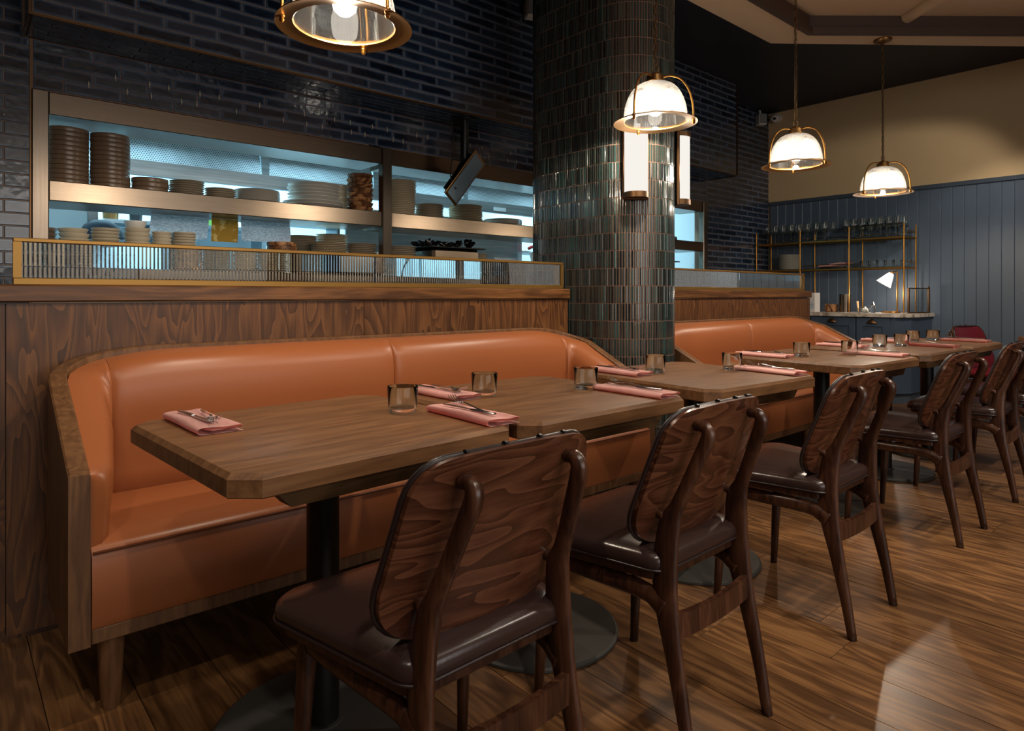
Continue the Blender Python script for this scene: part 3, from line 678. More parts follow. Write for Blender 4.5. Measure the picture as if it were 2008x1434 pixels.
tag(obj('dish_riser', Box(.99, 1.13, LY+.07, LY+.20, LZ, LZ+.158, bev=.004), 'kitchen_steel'), 'small steel riser under the leaning grey dishes', 'riser')
stack('wooden_tray', 'round wooden tray', pan_prof, .093, .03, .028, 7, 1.668, LY, LZ, 'bowl_wood', 'the wooden trays on the counter', .003, 'tray')
stack('dinner_plate', 'grey dinner plate', plate_prof, .114, .018, .0105, 25, 1.885, LY+.19, LZ, 'stone_plate', 'the back stack below the ticket rack')
stack('dinner_plate', 'grey dinner plate', plate_prof, .120, .018, .0115, 18, 1.985, LY-.03, LZ, 'cream_plate', 'the front stack beside the wooden trays')
stack('dinner_plate', 'grey dinner plate', plate_prof, .111, .018, .0115, 25, 2.122, LY+.21, LZ, 'cream_plate', 'the tall back stack near the middle post')
stack('dinner_plate', 'grey dinner plate', plate_prof, .108, .018, .0125, 17, 2.228, LY-.04, LZ, 'stone_plate', 'the front stack touching the middle post')
stack('dinner_plate', 'brown edged plate', plate_prof, .112, .018, .0132, 16, 2.575, LY, LZ, 'stone_plate', 'the counter stack right of the middle post')
stack('side_plate', 'pale side plate', plate_prof, .088, .018, .0118, 16, 3.295, LY, LZ, 'cream_plate', 'the counter stack right of the black tray')
gt = thing('gastro_pan', 'deep steel pan piled with black mussel shells on the pass', 'pan', (2.955, 4.15, LZ))
obj('body', Box(-.22, .22, -.14, .16, 0, .205, bev=.02), 'steel', gt)
obj('lid_tray', Box(-.26, .26, -.17, .19, .207, .217, bev=.004), 'black_plastic', gt)
me = mesh_of(Lathe([(0, 0), (.02, .004), (.034, .016), (.03, .026), (.016, .032), (0, .034)], 10), 'black_food')
for i in range(22):
    o = obj('shell', me, None, gt, loc=(rnd.uniform(-.22, .2), rnd.uniform(-.12, .12), .219+rnd.choice((0, 0, .02))))
    o.rotation_euler = (rnd.uniform(-.8, .8), rnd.uniform(-.8, .8), rnd.random()*6); o.scale = (1.3, .7, 1); o.location.z += .012
# right-hand opening beyond the column
cr = tag(obj('foil_roll', Tube([(5.15, 4.12, 1.668+.032), (6.0, 4.16, 1.668+.032)], .03, 16), 'chrome', smooth=40), 'roll of kitchen foil lying on the pass shelf', 'foil roll')
cb = thing('carton', 'brown printed carton with dark lid on the pass beyond the column', 'carton', (5.72, 4.16, LZ))
obj('box', Box(-.16, .1, -.1, .1, 0, .20, bev=.003), 'carton_print', cb); obj('lid', Box(-.18, .2, -.12, .12, .20, .212), 'black_plastic', cb)
tag(obj('mixing_bowl', Lathe(bowl_prof(.13, .1), 28), 'kitchen_steel', loc=(6.08, 4.35, LZ), smooth=40), 'steel mixing bowl beside the brown carton', 'bowl')

# ------------------------------------------------------------------ order monitor hung from the bulkhead
cth, sth = math.cos(R(48.8)), math.sin(R(48.8))
Fv = Vector((cth, sth, 0)); Rv = Vector((sth, -cth, 0)); Uv = Vector((0, 0, 1))
mc = Vector((2.85, 3.78, 1.94))
ax = (Rv*-.56+Uv*-.83).normalized()*.375+Fv*-.06; ay = (Rv*.62-Uv*.78).normalized()*.118+Fv*.20
ex = ax.normalized(); ey = (ay-ex*ay.dot(ex)).normalized(); ez = ex.cross(ey)
if ez.dot(Fv) > 0: ey, ez = ey, -ez
mt = thing('order_monitor', 'tilted order monitor hanging from the tiled bulkhead', 'monitor', (2.85, 3.78, HZ-.012))
MW = Matrix((ex, ey, ex.cross(ey))).transposed().to_4x4()
sgn = 1 if ex.cross(ey).dot(Fv) < 0 else -1
sgn = sgn
off = mc-Vector(mt.location)
def mon(name, mat, *a, **k):
    bm = Box(*a, **k); bm.transform(Matrix.Translation(off) @ MW); return obj(name, bm, mat, mt)
mon('housing', 'black_plastic', -.16, .16, -.075, .075, -.045*sgn if sgn > 0 else 0, 0 if sgn > 0 else .045)
mon('bezel', 'old_brass', -.195, .195, -.095, .095, min(0, .012*sgn), max(0, .012*sgn), bev=.002)
mon('screen_panel', 'screen', -.178, .178, -.078, .078, min(.0125*sgn, .014*sgn), max(.0125*sgn, .014*sgn))
obj('ceiling_plate', Lathe([(0, .0), (.09, 0), (.09, .006), (0, .006)], 20), 'black_plastic', mt)
obj('drop_pole', Tube([(0, 0, 0), (0, 0, -.30), (off.x*.4-.02, .03, off.z+.06)], [.03, .03, .026], 10), 'black_plastic', mt, smooth=40)
obj('cable', Tube(spline([(-.1, .02, 0), (-.1, .0, -.2), (-.13, -.01, -.42), (-.08, 0, -.50), (-.05, .02, -.46)], 5), .005, 6), 'rubber', mt, smooth=True)
def camera_box(loc, lab, rz):
    c_ = thing('security_speaker', lab, 'speaker', loc, rz)
    obj('body', Box(-.05, .05, -.05, .05, -.07, .06, bev=.01), 'white_plastic', c_); obj('grille', Box(-.042, .042, -.054, -.0505, -.06, .05), 'grey_plastic', c_); obj('bracket', Tube([(0, .02, .06), (0, .04, .12)], .012, 8), 'white_plastic', c_)
camera_box((7.45, 3.93, 3.21), 'small white box speaker high on the tiled wall corner', R(-35))
camera_box((3.33, 3.58, 3.24), 'small white box speaker on the bulkhead beside the column', R(-25))
dc = thing('dome_camera', 'white dome security camera high on the cream wall', 'camera', (7.74, 3.89, 3.27))
obj('base', Tube([(.045, 0, .01), (-.0, 0, .0)], [.055, .055], 16), 'white_plastic', dc, smooth=40)
obj('ball', Lathe([(0, -.055), (.03, -.045), (.05, -.02), (.055, .005), (.045, .03), (.02, .05), (0, .055)], 18, (-.03, 0, -.01)), 'white_plastic', dc, smooth=True)
obj('lens', Tube([(-.07, -.02, -.02), (-.088, -.025, -.025)], .018, 12), 'black_plastic', dc)

# ------------------------------------------------------------------ sconces on the column
def sconce(ang, lab):
    n = Vector((math.cos(ang), math.sin(ang), 0)); base = Vector((CX, CY0, 0))+n*(CR+.008)
    s_ = thing('wall_sconce', lab, 'wall light', (base.x, base.y, 1.60), ang)
    # local +x points away from the column
    rib = 40; r = .062; bm = BM(); lo, hi = [], []
    for i in range(rib*2+1):
        a = -PI*.5+PI*i/(rib*2); rr = r*(1.0 if i % 2 else .975)
        lo.append(bm.verts.new((.018+rr*math.cos(a)*1.1, rr*math.sin(a), .03))); hi.append(bm.verts.new((.018+rr*math.cos(a)*1.1, rr*math.sin(a), .385)))
    for i in range(rib*2): bm.faces.new((lo[i], lo[i+1], hi[i+1], hi[i]))
    bm.faces.new(lo[::-1]); bm.faces.new(hi)
    obj('glass_tube', bm, 'sconce_glow', s_)
    for z0, z1, nm in ((0, .03, 'end_cap'), (.385, .41, 'end_cap')):
        bm = BM(); pts = [(.0, -.066)]+[(.018+.066*1.1*math.cos(a), .066*math.sin(a)) for a in [-PI/2+PI*k/14 for k in range(15)]]+[(.0, .066)]
        prism(bm, pts, z0, z1); obj(nm, bm, 'bronze', s_, smooth=30)
    obj('backplate', Box(.0, .017, -.069, .069, -.006, .416, bev=.003), 'bronze', s_)
    p = s_.location+n*.13
    lamp('sconce_light', 'POINT', (p.x, p.y, 1.80), 5, WARM2, .06)
sconce(R(-131.7), 'lit ribbed glass half-tube wall light on the bench side of the column')
sconce(R(-44), 'lit ribbed glass half-tube wall light on the far side of the column')

# ------------------------------------------------------------------ pendant lamps
def chain_link():
    bm = BM(); pts = []
    a, b = .0085, .0125
    path = [(b and a*math.cos(t), 0, (b if math.sin(t) > 0 else -b)+a*math.sin(t)) for t in [2*PI*i/12+.2618 for i in range(12)]]
    ring = []
    for i in range(12):
        p = Vector(path[i]); d = (Vector(path[(i+1) % 12])-Vector(path[i-1])).normalized(); u = Vector((0, 1, 0)); v = d.cross(u)
        ring.append([bm.verts.new(p+u*.0024*math.cos(k*PI/2)+v*.0024*math.sin(k*PI/2)) for k in range(4)])
    for i in range(12):
        A, B = ring[i], ring[(i+1) % 12]
        for k in range(4): bm.faces.new((A[k], A[(k+1) % 4], B[(k+1) % 4], B[k]))
    return mesh_of(bm, 'old_brass', True)
LINK = chain_link()
def shade_mesh():
    bm = BM(); ribs = 110; prof = []
    for i in range(13):
        t = i/12; a = t*PI/2*.93
        prof.append((.042+(.150-.042)*math.sin(a)**.95/math.sin(PI/2*.93)**.95, .180*math.cos(a)))
    prof.append((.152, -.004))
    rings = []
    for r, z in prof:
        rings.append([bm.verts.new(((r+(.0018 if k % 2 else -.0018))*math.cos(2*PI*k/(2*ribs)), (r+(.0018 if k % 2 else -.0018))*math.sin(2*PI*k/(2*ribs)), z)) for k in range(2*ribs)])
    for A, B in zip(rings, rings[1:]):
        for k in range(2*ribs): bm.faces.new((A[k], A[(k+1) % (2*ribs)], B[(k+1) % (2*ribs)], B[k]))
    inn = [[bm.verts.new(((r-.006)*math.cos(2*PI*k/55), (r-.006)*math.sin(2*PI*k/55), z-(.004 if z > .1 else 0))) for k in range(55)] for r, z in prof]
    for A, B in zip(inn, inn[1:]):
        for k in range(55): bm.faces.new((A[k], B[k], B[(k+1) % 55], A[(k+1) % 55]))
    me = bpy.data.meshes.new('glass_shade')
    no = 2*ribs*13
    for i, f in enumerate(bm.faces): f.smooth = i >= no
    bm.to_mesh(me); bm.free(); me.materials.append(MATS['ribbed_glass']); return me
SHADE = shade_mesh()
PGROUP = 'brass chain pendants over the tables'
def pendant(x, y, z, ztop, rz, lab, n=None):
    p = thing('pendant_lamp', lab, 'pendant lamp', (x, y, z), rz)
    obj('glass_shade', SHADE, None, p)
    obj('flange', Lathe([(.148, .004), (.172, .002), (.199, -.010), (.200, -.014), (.172, -.008), (.150, -.008), (.148, .004)], 48), 'old_brass', p, smooth=40)
    obj('hub', Lathe([(.0, .232), (.012, .232), (.014, .223), (.036, .220), (.040, .215), (.040, .195), (.046, .193), (.046, .185), (.034, .182), (.030, .168), (0, .168)], 24), 'old_brass', p, smooth=35)
    for k in range(3):
        a = 2*PI*k/3; ca, sa = math.cos(a), math.sin(a)
        pts = [(.03*ca, .03*sa, .206), (.07*ca, .07*sa, .212), (.12*ca, .12*sa, .192), (.158*ca, .158*sa, .136), (.176*ca, .176*sa, .066), (.180*ca, .180*sa, -.004)]
        arm = obj('yoke_arm', Tube(spline(pts, 4), .0048, 8), 'brass', p, smooth=True)
        obj('finial', Lathe([(0, .014), (.009, .012), (.009, .0), (.006, -.003), (.008, -.009), (.005, -.015), (0, -.018)], 12, (.180*ca, .180*sa, -.012)), 'brass', arm, smooth=40)
    obj('bulb', Lathe([(0, .022), (.018, .026), (.032, .039), (.037, .057), (.032, .077), (.020, .104), (.016, .12), (0, .12)], 20), 'bulb', p, smooth=True)
    obj('lamp_holder', Lathe([(0, .120), (.018, .121), (.019, .168), (0, .169)], 16), 'old_brass', p, smooth=40)
    obj('hook_ring', Tube([(.016*math.cos(t), 0, .249+.016*math.sin(t)) for t in [2*PI*i/14 for i in range(15)]], .003, 6, cap=False), 'old_brass', p, smooth=True)
    zz = .268; top = ztop-z-.04; i = 0
    while zz < top:
        l = obj('chain_link', LINK, None, p, loc=(0, 0, zz+.019)); l.rotation_euler.z = (PI/2 if i % 2 else 0)+.3; zz += .0355; i += 1
    obj('cable', Tube([(.004, .003, .225), (.006, .004, (top+.2)/2), (.003, .002, top+.01)], .0028, 6), 'rubber', p, smooth=True)
    obj('canopy', Lathe([(0, ztop-z-.034), (.012, ztop-z-.034), (.02, ztop-z-.026), (.055, ztop-z-.018), (.062, ztop-z-.006), (.062, ztop-z-.0005), (0, ztop-z-.0005)], 28), 'old_brass', p, smooth=35)
    lamp('pendant_light', 'POINT', (x, y, z+.0), 22, WARM, .018)
    return p
pendant(.908, 1.80, 1.905, 3.125, R(164), 'ribbed glass dome pendant hanging over the first table by the bench arm')
pendant(2.60, 1.915, 1.935, 3.125, R(-56), 'ribbed glass dome pendant hanging in front of the column wall light')
pendant(3.95, 1.86, 1.895, 3.125, R(150), 'ribbed glass dome pendant hanging between the column and the cream wall')
pendant(5.29, 1.83, 1.862, 3.0, R(156), 'ribbed glass dome pendant whose canopy sits on the pale ceiling border')

# ------------------------------------------------------------------ banquette benches
def bench(name, Xl, Xr, label, seam):
    Yf, Yb, RR, TH_ = 1.955, 2.545, .175, .048
    b = thing(name, label, 'bench', ((Xl+Xr)/2, 2.25, 0))
    O = Vector(b.location)
    def path(off):
        P = []
        n = 10; na = 16
        for i in range(n+1): P.append((Xl+off, Yf+(Yb-RR-Yf)*i/n, Vector((1, 0))))
        for i in range(1, na+1):
            a = PI-PI/2*i/na; P.append((Xl+RR+(RR-off)*math.cos(a), Yb-RR+(RR-off)*math.sin(a), None))
        m = 30
        for i in range(1, m+1): P.append((Xl+RR+(Xr-Xl-2*RR)*i/m, Yb-off, None))
        for i in range(1, na+1):
            a = PI/2-PI/2*i/na; P.append((Xr-RR+(RR-off)*math.cos(a), Yb-RR+(RR-off)*math.sin(a), None))
        for i in range(1, n+1): P.append((Xr-off, Yb-RR-(Yb-RR-Yf)*i/n, None))
        return [(p[0], p[1]) for p in P]
    def top(x, y):
        if y < Yb-RR: return .632+.205*(y-Yf)/(Yb-RR-Yf)
        xc = min(max(x, Xl+RR), Xr-RR); e = min(abs(x-Xl), abs(Xr-x))
        t = min(1, e/(RR+.30)) if e < RR+.30 else 1
        if e < RR: a_ = math.acos(max(-1, min(1, 1-e/RR))); q = a_*RR
        else: q = PI/2*RR+(e-RR)
        q = min(1, q/(PI/2*RR+.16)); return .837+.078*math.sin(q*PI/2)
    po, pi_ = path(0), path(TH_)
    bm = BM(); rows = []
    for (x0, y0), (x1, y1) in zip(po, pi_):
        zt = top(x0, y0)
        rows.append([bm.verts.new(Vector(q)-O) for q in ((x0, y0, .19), (x0, y0, zt-.004), (x0+(x1-x0)*.1, y0+(y1-y0)*.1, zt), (x0+(x1-x0)*.9, y0+(y1-y0)*.9, zt), (x1, y1, zt-.004), (x1, y1, .19))])
    for A, B in zip(rows, rows[1:]):
        for k in range(6): j = (k+1) % 6; bm.faces.new((A[k], A[j], B[j], B[k]))
    bm.faces.new(rows[0]); bm.faces.new(rows[-1][::-1])
    obj('shell', bm, 'bench_wood', b, smooth=35)
    # padded inner back in four pieces with seams between
    fine = []
    pin = path(TH_+.001)
    # arc-length parameter
    S_ = [0]
    for (xa, ya), (xb, yb) in zip(pin, pin[1:]): S_.append(S_[-1]+math.hypot(xb-xa, yb-ya))
    tot = S_[-1]
    def at(s):
        s = max(0, min(tot, s))
        for i in range(len(S_)-1):
            if S_[i+1] >= s-1e-9:
                t = (s-S_[i])/(S_[i+1]-S_[i]); (xa, ya), (xb, yb) = pin[i], pin[i+1]
                d = Vector((xb-xa, yb-ya)).normalized(); return Vector((xa+(xb-xa)*t, ya+(yb-ya)*t)), Vector((d.y, -d.x))
    def topi(x, y): return top(x-TH_ if x < (Xl+Xr)/2 and y > Yb-RR else (x+TH_ if y > Yb-RR else x), y)
    arm_len = .30+.30
    mid = (Yb-RR-Yf)+PI/2*(RR-TH_)+(seam-(Xl+RR)); cuts = [.012, .60, tot*.5 if seam is None else mid, tot-.60, tot-.012]
    prof = [(0, .0), (.0, .55), (.04, .80), (.2, .86), (.4, .9), (.6, 1.0), (.74, 1.0), (.84, .93), (.91, .8), (.96, .58), (.99, .28), (1, 0)]
    for a, c in zip(cuts, cuts[1:]):
        bm = BM(); n = max(16, int((c-a)/.035)); rows = []
        ss = [a+(c-a)*(.5-.5*math.cos(PI*i/n)) for i in range(n+1)]
        for s in ss:
            p, nrm = at(s); zt = topi(p.x, p.y)-.012; e = min(s-a, c-s)
            first = (s-a < c-s and a < .05) or (s-a >= c-s and c > tot-.05)
            wdt = .075 if first else .035
            depth = .35 if first else .84
            k = 1 if e > wdt else depth+(1-depth)*math.sqrt(max(0, 1-((wdt-e)/wdt)**2))
            if first and e < .004: k = .02
            T = .105*(.48+.52*min(1, max(0, (p.y-Yf)/.33)))
            row = []
            for u, tt in prof:
                z = .425+(zt-.425)*u; q = p+nrm*(T*tt*k); row.append(bm.verts.new(Vector((q.x, q.y, z))-O))
            rows.append(row)
        for A, B in zip(rows, rows[1:]):
            for k in range(len(prof)-1): bm.faces.new((A[k], A[k+1], B[k+1], B[k]))
        bm.faces.new(rows[0]); bm.faces.new(rows[-1][::-1])
        obj('back_cushion', bm, 'tan_leather', b, smooth=60)
    # seat
    x0, x1 = Xl+TH_+.002-O.x, Xr-TH_-.002-O.x
    yz = [(1.957, .232), (1.950, .25), (1.947, .33), (1.950, .415), (1.958, .434), (1.975, .445), (2.05, .456), (2.2, .459), (2.42, .452), (2.49, .44), (2.49, .232)]
    bm = BM(); nx = 24; rows = []
    for i in range(nx+1):
        x = x0+(x1-x0)*i/nx; rows.append([bm.verts.new((x, y-O.y, z)) for y, z in yz])
    for A, B in zip(rows, rows[1:]):
        for k in range(len(yz)): j = (k+1) % len(yz); bm.faces.new((A[k], A[j], B[j], B[k]))
    bm.faces.new(rows[0]); bm.faces.new(rows[-1][::-1])
    obj('seat_cushion', bm, 'tan_leather', b, smooth=50)
    obj('piping', Tube([(x0+.002, 1.952-O.y, .428), (0, 1.952-O.y, .428), (x1-.002, 1.952-O.y, .428)], .0042, 8), 'tan_piping', b, smooth=True)
    obj('base_rail', Box(x0, x1, 1.957-O.y, 2.5-O.y, .192, .231, bev=.003), 'bench_wood', b)
    legm = mesh_of(Lathe([(0, 0), (.021, 0), (.024, .01), (.033, .192), (0, .192)], 20), 'bench_wood')
    for lx in (Xl+.1, (Xl+Xr)/2, Xr-.1):
        for ly in (2.0, 2.44): obj('leg', legm, None, b, loc=(lx-O.x, ly-O.y, 0))
    return b
bench('banquette', .235, 2.655, 'tan leather banquette with wooden shell left of the tiled column', 1.44)
bench('banquette', 3.24, 5.58, 'tan leather banquette with wooden shell beyond the tiled column', 4.415)

# ------------------------------------------------------------------ tables
def octo(hx, hy, c): return [(-hx+c, -hy), (hx-c, -hy), (hx, -hy+c), (hx, hy-c), (hx-c, hy), (-hx+c, hy), (-hx, hy-c), (-hx, -hy+c)]
def make_table(label, loc, rz):
    t = thing('dining_table', label, 'table', loc, rz)
    h = .355; bm = BM(); n = 8
    L = [[bm.verts.new((x, y, z)) for x, y in octo(hh, hh, c)] for hh, c, z in ((h-.003, .046, .720), (h, .046, .723), (h, .046, .755), (h-.010, .043, .765))]
    bm.faces.new(L[0][::-1]); bm.faces.new(L[3])
    for A, B in zip(L, L[1:]):
        for k in range(n): j = (k+1) % n; bm.faces.new((A[k], A[j], B[j], B[k]))
    obj('tabletop', bm, 'table_wood', t)
    for y in (-.285, .285):
        bm = BM(); poly = [(-.27, .7195), (.27, .7195), (.232, .678), (-.232, .678)]
        a = [bm.verts.new((x, y-.025, z)) for x, z in poly]; c = [bm.verts.new((x, y+.025, z)) for x, z in poly]
        bm.faces.new(a); bm.faces.new(c[::-1])
        for k in range(4): j = (k+1) % 4; bm.faces.new((a[k], a[j], c[j], c[k]))
        obj('batten', bm, 'table_edge', t)
    obj('mount_plate', Box(-.13, .13, -.13, .13, .71, .7195), 'black_steel', t)
    obj('column_post', Lathe([(.040, .016), (.040, .71)], 28), 'black_steel', t, smooth=True)
    obj('base_disc', Lathe([(0, 0), (.262, 0), (.265, .004), (.265, .011), (.258, .016), (.05, .018), (.05, .024), (0, .024)], 56), 'base_steel', t, smooth=35)
    return t
T0 = make_table('square oak table under the pendant beside the bench arm', (.722, 1.55, 0), R(3.2))
TABS = [(1.460, 1.548, R(-.3), 'square oak table pushed against the table by the bench arm'), (2.335, 1.53, R(-3.5), 'square oak table in front of the tiled column'),
        (3.50, 1.51, R(-3), 'square oak table in front of the second bench, next after the column table'), (4.395, 1.51, R(-1.5), 'square oak table, nearer the column of the far joined pair'),
        (5.135, 1.495, R(-1.5), 'square oak table, nearer the blue wall of the far joined pair')]
for x, y, r, lab in TABS: dup(T0, (x, y, 0), r, lab)
dup(T0, (6.62, .86, 0), R(0), 'square oak table by the blue wall next to the red chair')

# ------------------------------------------------------------------ chairs
def panel_grid(zb, zt, wb_, wt, rb, rt, yb, yt, curve, d0, d1, bow=.012, nx=16, nz=18, puff=0.):
    """curved back panel between depth d0 (rear) and d1 (front)"""
    bm = BM(); rows = {0: [], 1: []}
    for j in range(nz+1):
        v = .5-.5*math.cos(PI*j/nz); z = zb+(zt-zb)*v
        wd = wb_+(wt-wb_)*v
        e = z-zb
        if e < rb: wd -= rb-math.sqrt(max(0, rb*rb-(rb-e)**2))
        e = zt-z
        if e < rt: wd -= rt-math.sqrt(max(0, rt*rt-(rt-e)**2))
        wd = max(wd, .02)
        for s, dd in ((0, d0), (1, d1)):
            r_ = []
            for i in range(nx+1):
                u = -1+2*i/nx; x = wd*u
                y = yb+(yt-yb)*v+curve*(x/.2)**2+dd
                if s and puff: y += puff*(1-u**4)*(1-(2*v-1)**4)
                r_.append(bm.verts.new((x, y, z+bow*v*(1-(x/.2)**2))))
            rows[s].append(r_)
    for s in (0, 1):
        for A, B in zip(rows[s], rows[s][1:]):
            for i in range(nx): bm.faces.new((A[i], A[i+1], B[i+1], B[i]))
    for j in range(nz):
        for i in (0, nx):
            bm.faces.new((rows[0][j][i], rows[0][j+1][i], rows[1][j+1][i], rows[1][j][i]))
    for j in (0, nz):
        for i in range(nx): bm.faces.new((rows[0][j][i], rows[0][j][i+1], rows[1][j][i+1], rows[1][j][i]))
    return bm
PB = dict(zb=.490, zt=.820, wb_=.232, wt=.205, rb=.11, rt=.055, yb=-.090, yt=-.205, curve=.024)
def outline(dd, k=1.0):
    pts = []
    zb, zt = PB['zb'], PB['zt']; n = 18
    for sgn, rng in ((-1, range(n+1)), (1, range(n, -1, -1))):
        for j in rng:
            v = .5-.5*math.cos(PI*j/n); z = zb+(zt-zb)*v; wd = PB['wb_']+(PB['wt']-PB['wb_'])*v
            e = z-zb
            if e < PB['rb']: wd -= PB['rb']-math.sqrt(max(0, PB['rb']**2-(PB['rb']-e)**2))
            e = zt-z
            if e < PB['rt']: wd -= PB['rt']-math.sqrt(max(0, PB['rt']**2-(PB['rt']-e)**2))
            x = sgn*wd*k
            pts.append((x, PB['yb']+(PB['yt']-PB['yb'])*v+PB['curve']*(x/.2)**2+dd, z+.012*v*(1-(x/.2)**2)))
    return pts
def seat_poly(k=1., n=6):
    pts = []
    for cx_, cy_, r, a0 in ((.258-.06, .28-.06, .06, 0), (-.258+.06, .28-.06, .06, PI/2), (-.197+.05, -.14+.05, .05, PI), (.197-.05, -.14+.05, .05, 1.5*PI)):
        for i in range(n+1):
            a = a0+PI/2*i/n; pts.append(((cx_+r*math.cos(a))*k, (cy_+r*math.sin(a)-.05)*k+.05))
    return pts
def make_chair(label, red=False):
    c = thing('dining_chair', label, 'chair')
    lea = 'red_leather' if red else 'brown_leather'
    # seat cushion
    bm = BM(); lay = []
    for k, z in ((.965, .437), (1., .444), (1.012, .459), (1.0, .473), (.96, .482), (.80, .489), (.5, .493), (.2, .494)):
        lay.append([bm.verts.new((x, y, z)) for x, y in seat_poly(k)])
    m = len(lay[0])
    for A, B in zip(lay, lay[1:]):
        for i in range(m): j = (i+1) % m; bm.faces.new((A[i], A[j], B[j], B[i]))
    bm.faces.new(lay[0][::-1]); bm.faces.new(lay[-1])
    obj('seat', bm, lea, c, smooth=60)
    pts = [(x, y, .446) for x, y in seat_poly(1.012)]; pts.append(pts[0])
    obj('seat_piping', Tube(pts, .0032, 6, cap=False), 'dark_piping', c, smooth=True)
    obj('seat_board', prism(BM(), seat_poly(.95), .420, .4365), 'chair_wood', c)
    # back
    obj('back_panel', panel_grid(d0=-.006, d1=.006, **PB), 'ply_wood', c, smooth=40)
    obj('back_pad', panel_grid(d0=.0065, d1=.016, puff=.012, **PB), lea, c, smooth=50)
    ol = outline(.012, 1.006); ol.append(ol[0])
    pip = obj('back_piping', Tube(ol, .0058, 6, cap=False), 'dark_piping', c, smooth=True)
    for i, u in enumerate((-.11, -.03, .055, .125)):
        z = PB['zt']+.012*(1-(u/.2)**2); y = PB['yt']+PB['curve']*(u/.2)**2+.012
        obj('seam_band', Tube([(u-.003, y, z), (u+.003, y, z)], .0064, 8), 'black_plastic', pip)
    for s in (-1, 1):
        # rear leg runs from foot to the hooked top behind the panel
        prof = [(.176, -.215, 0, .0130, .0135), (.175, -.194, .12, .0140, .0170), (.172, -.164, .26, .0150, .0235), (.169, -.146, .34, .0160, .030), (.166, -.135, .42, .0160, .034), (.160, -.136, .50, .0155, .0315),
                (.154, -.142, .555, .0150, .0290), (.150, -.156, .592, .0150, .0185), (.143, -.176, .64, .0150, .0168), (.132, -.206, .715, .0150, .0172), (.126, -.222, .755, .0150, .0180), (.124, -.224, .776, .0148, .0165), (.124, -.212, .788, .0140, .0140), (.125, -.192, .784, .0120, .0110)]
        P = spline([(p[0]*s, p[1], p[2]) for p in prof], 3); Rr = []; Fl = []
        for i in range(len(prof)-1):
            for k in range(3):
                rx = prof[i][3]+(prof[i+1][3]-prof[i][3])*k/3; rd = prof[i][4]+(prof[i+1][4]-prof[i][4])*k/3
                Rr.append(rx); Fl.append(rd/rx)
        Rr.append(prof[-1][3]); Fl.append(prof[-1][4]/prof[-1][3])
        rl = obj('rear_leg', Tube(P, Rr, 14, flat=Fl), 'chair_wood', c, smooth=True)
        obj('peg', Tube([(.153*s, -.130, .560), (.153*s, -.122, .566), (.153*s, -.108, .570)], [.013, .012, .010], 10), 'chair_wood', c, smooth=40)
        # front leg
        fl_ = obj('front_leg', Tube([(.212*s, .240, 0), (.207*s, .228, .2), (.200*s, .215, .40), (.200*s, .215, .424)], [.0125, .0165, .020, .020], 12), 'chair_wood', c, smooth=True)
        # side rail, arching into the rear leg
        pts = [(.200*s, .215, .392), (.190*s, .08, .388), (.180*s, -.04, .388), (.172*s, -.10, .380), (.170*s, -.140, .362)]
        obj('side_rail', Tube(spline(pts, 4), [.015]*13+[.017, .018, .019, .020], 10, flat=[1.5]*17), 'chair_wood', c, smooth=True)
    # curved rear stretcher
    bm = BM(); rows = []
    for i in range(13):
        u = -1+2*i/12; x = .172*u; y = -.160-(1-u*u)*.012
        rows.append([bm.verts.new(q) for q in ((x, y-.008, .292), (x, y+.008, .292), (x, y+.010, .345+.006*(u*u)), (x, y-.006, .345+.006*(u*u)))])
    for A, B in zip(rows, rows[1:]):
        for k in range(4): j = (k+1) % 4; bm.faces.new((A[k], A[j], B[j], B[k]))
    bm.faces.new(rows[0]); bm.faces.new(rows[-1][::-1])
    obj('rear_stretcher', bm, 'chair_wood', c, smooth=40)
    obj('front_rail', Box(-.19, .19, .206, .226, .375, .407, bev=.004), 'chair_wood', c)
    obj('cross_rail', Box(-.175, .175, .02, .05, .372, .407, bev=.004), 'chair_wood', c)
    return c
CY_ = 1.045
c0 = make_chair('brown leather dining chair drawn up to the table by the bench arm'); c0.location = (.757, CY_, 0); c0.rotation_euler.z = R(1)
CH = [(1.432, CY_, 1, 'brown leather dining chair drawn up to the second joined table'), (2.335, CY_+.005, 0, 'brown leather dining chair drawn up to the table before the column'),
      (3.475, CY_, -1, 'brown leather dining chair drawn up to the first table of the far bench'), (4.40, CY_-.005, 1, 'brown leather dining chair at the nearer table of the far pair'),
      (5.13, CY_-.01, 0, 'brown leather dining chair at the further table of the far pair')]
for x, y, r, lab in CH: dup(c0, (x, y, 0), R(r), lab)
rc = make_chair('red leather tufted dining chair beside the blue boarded wall', True); rc.location = (6.40, 1.42, 0); rc.rotation_euler.z = R(166)
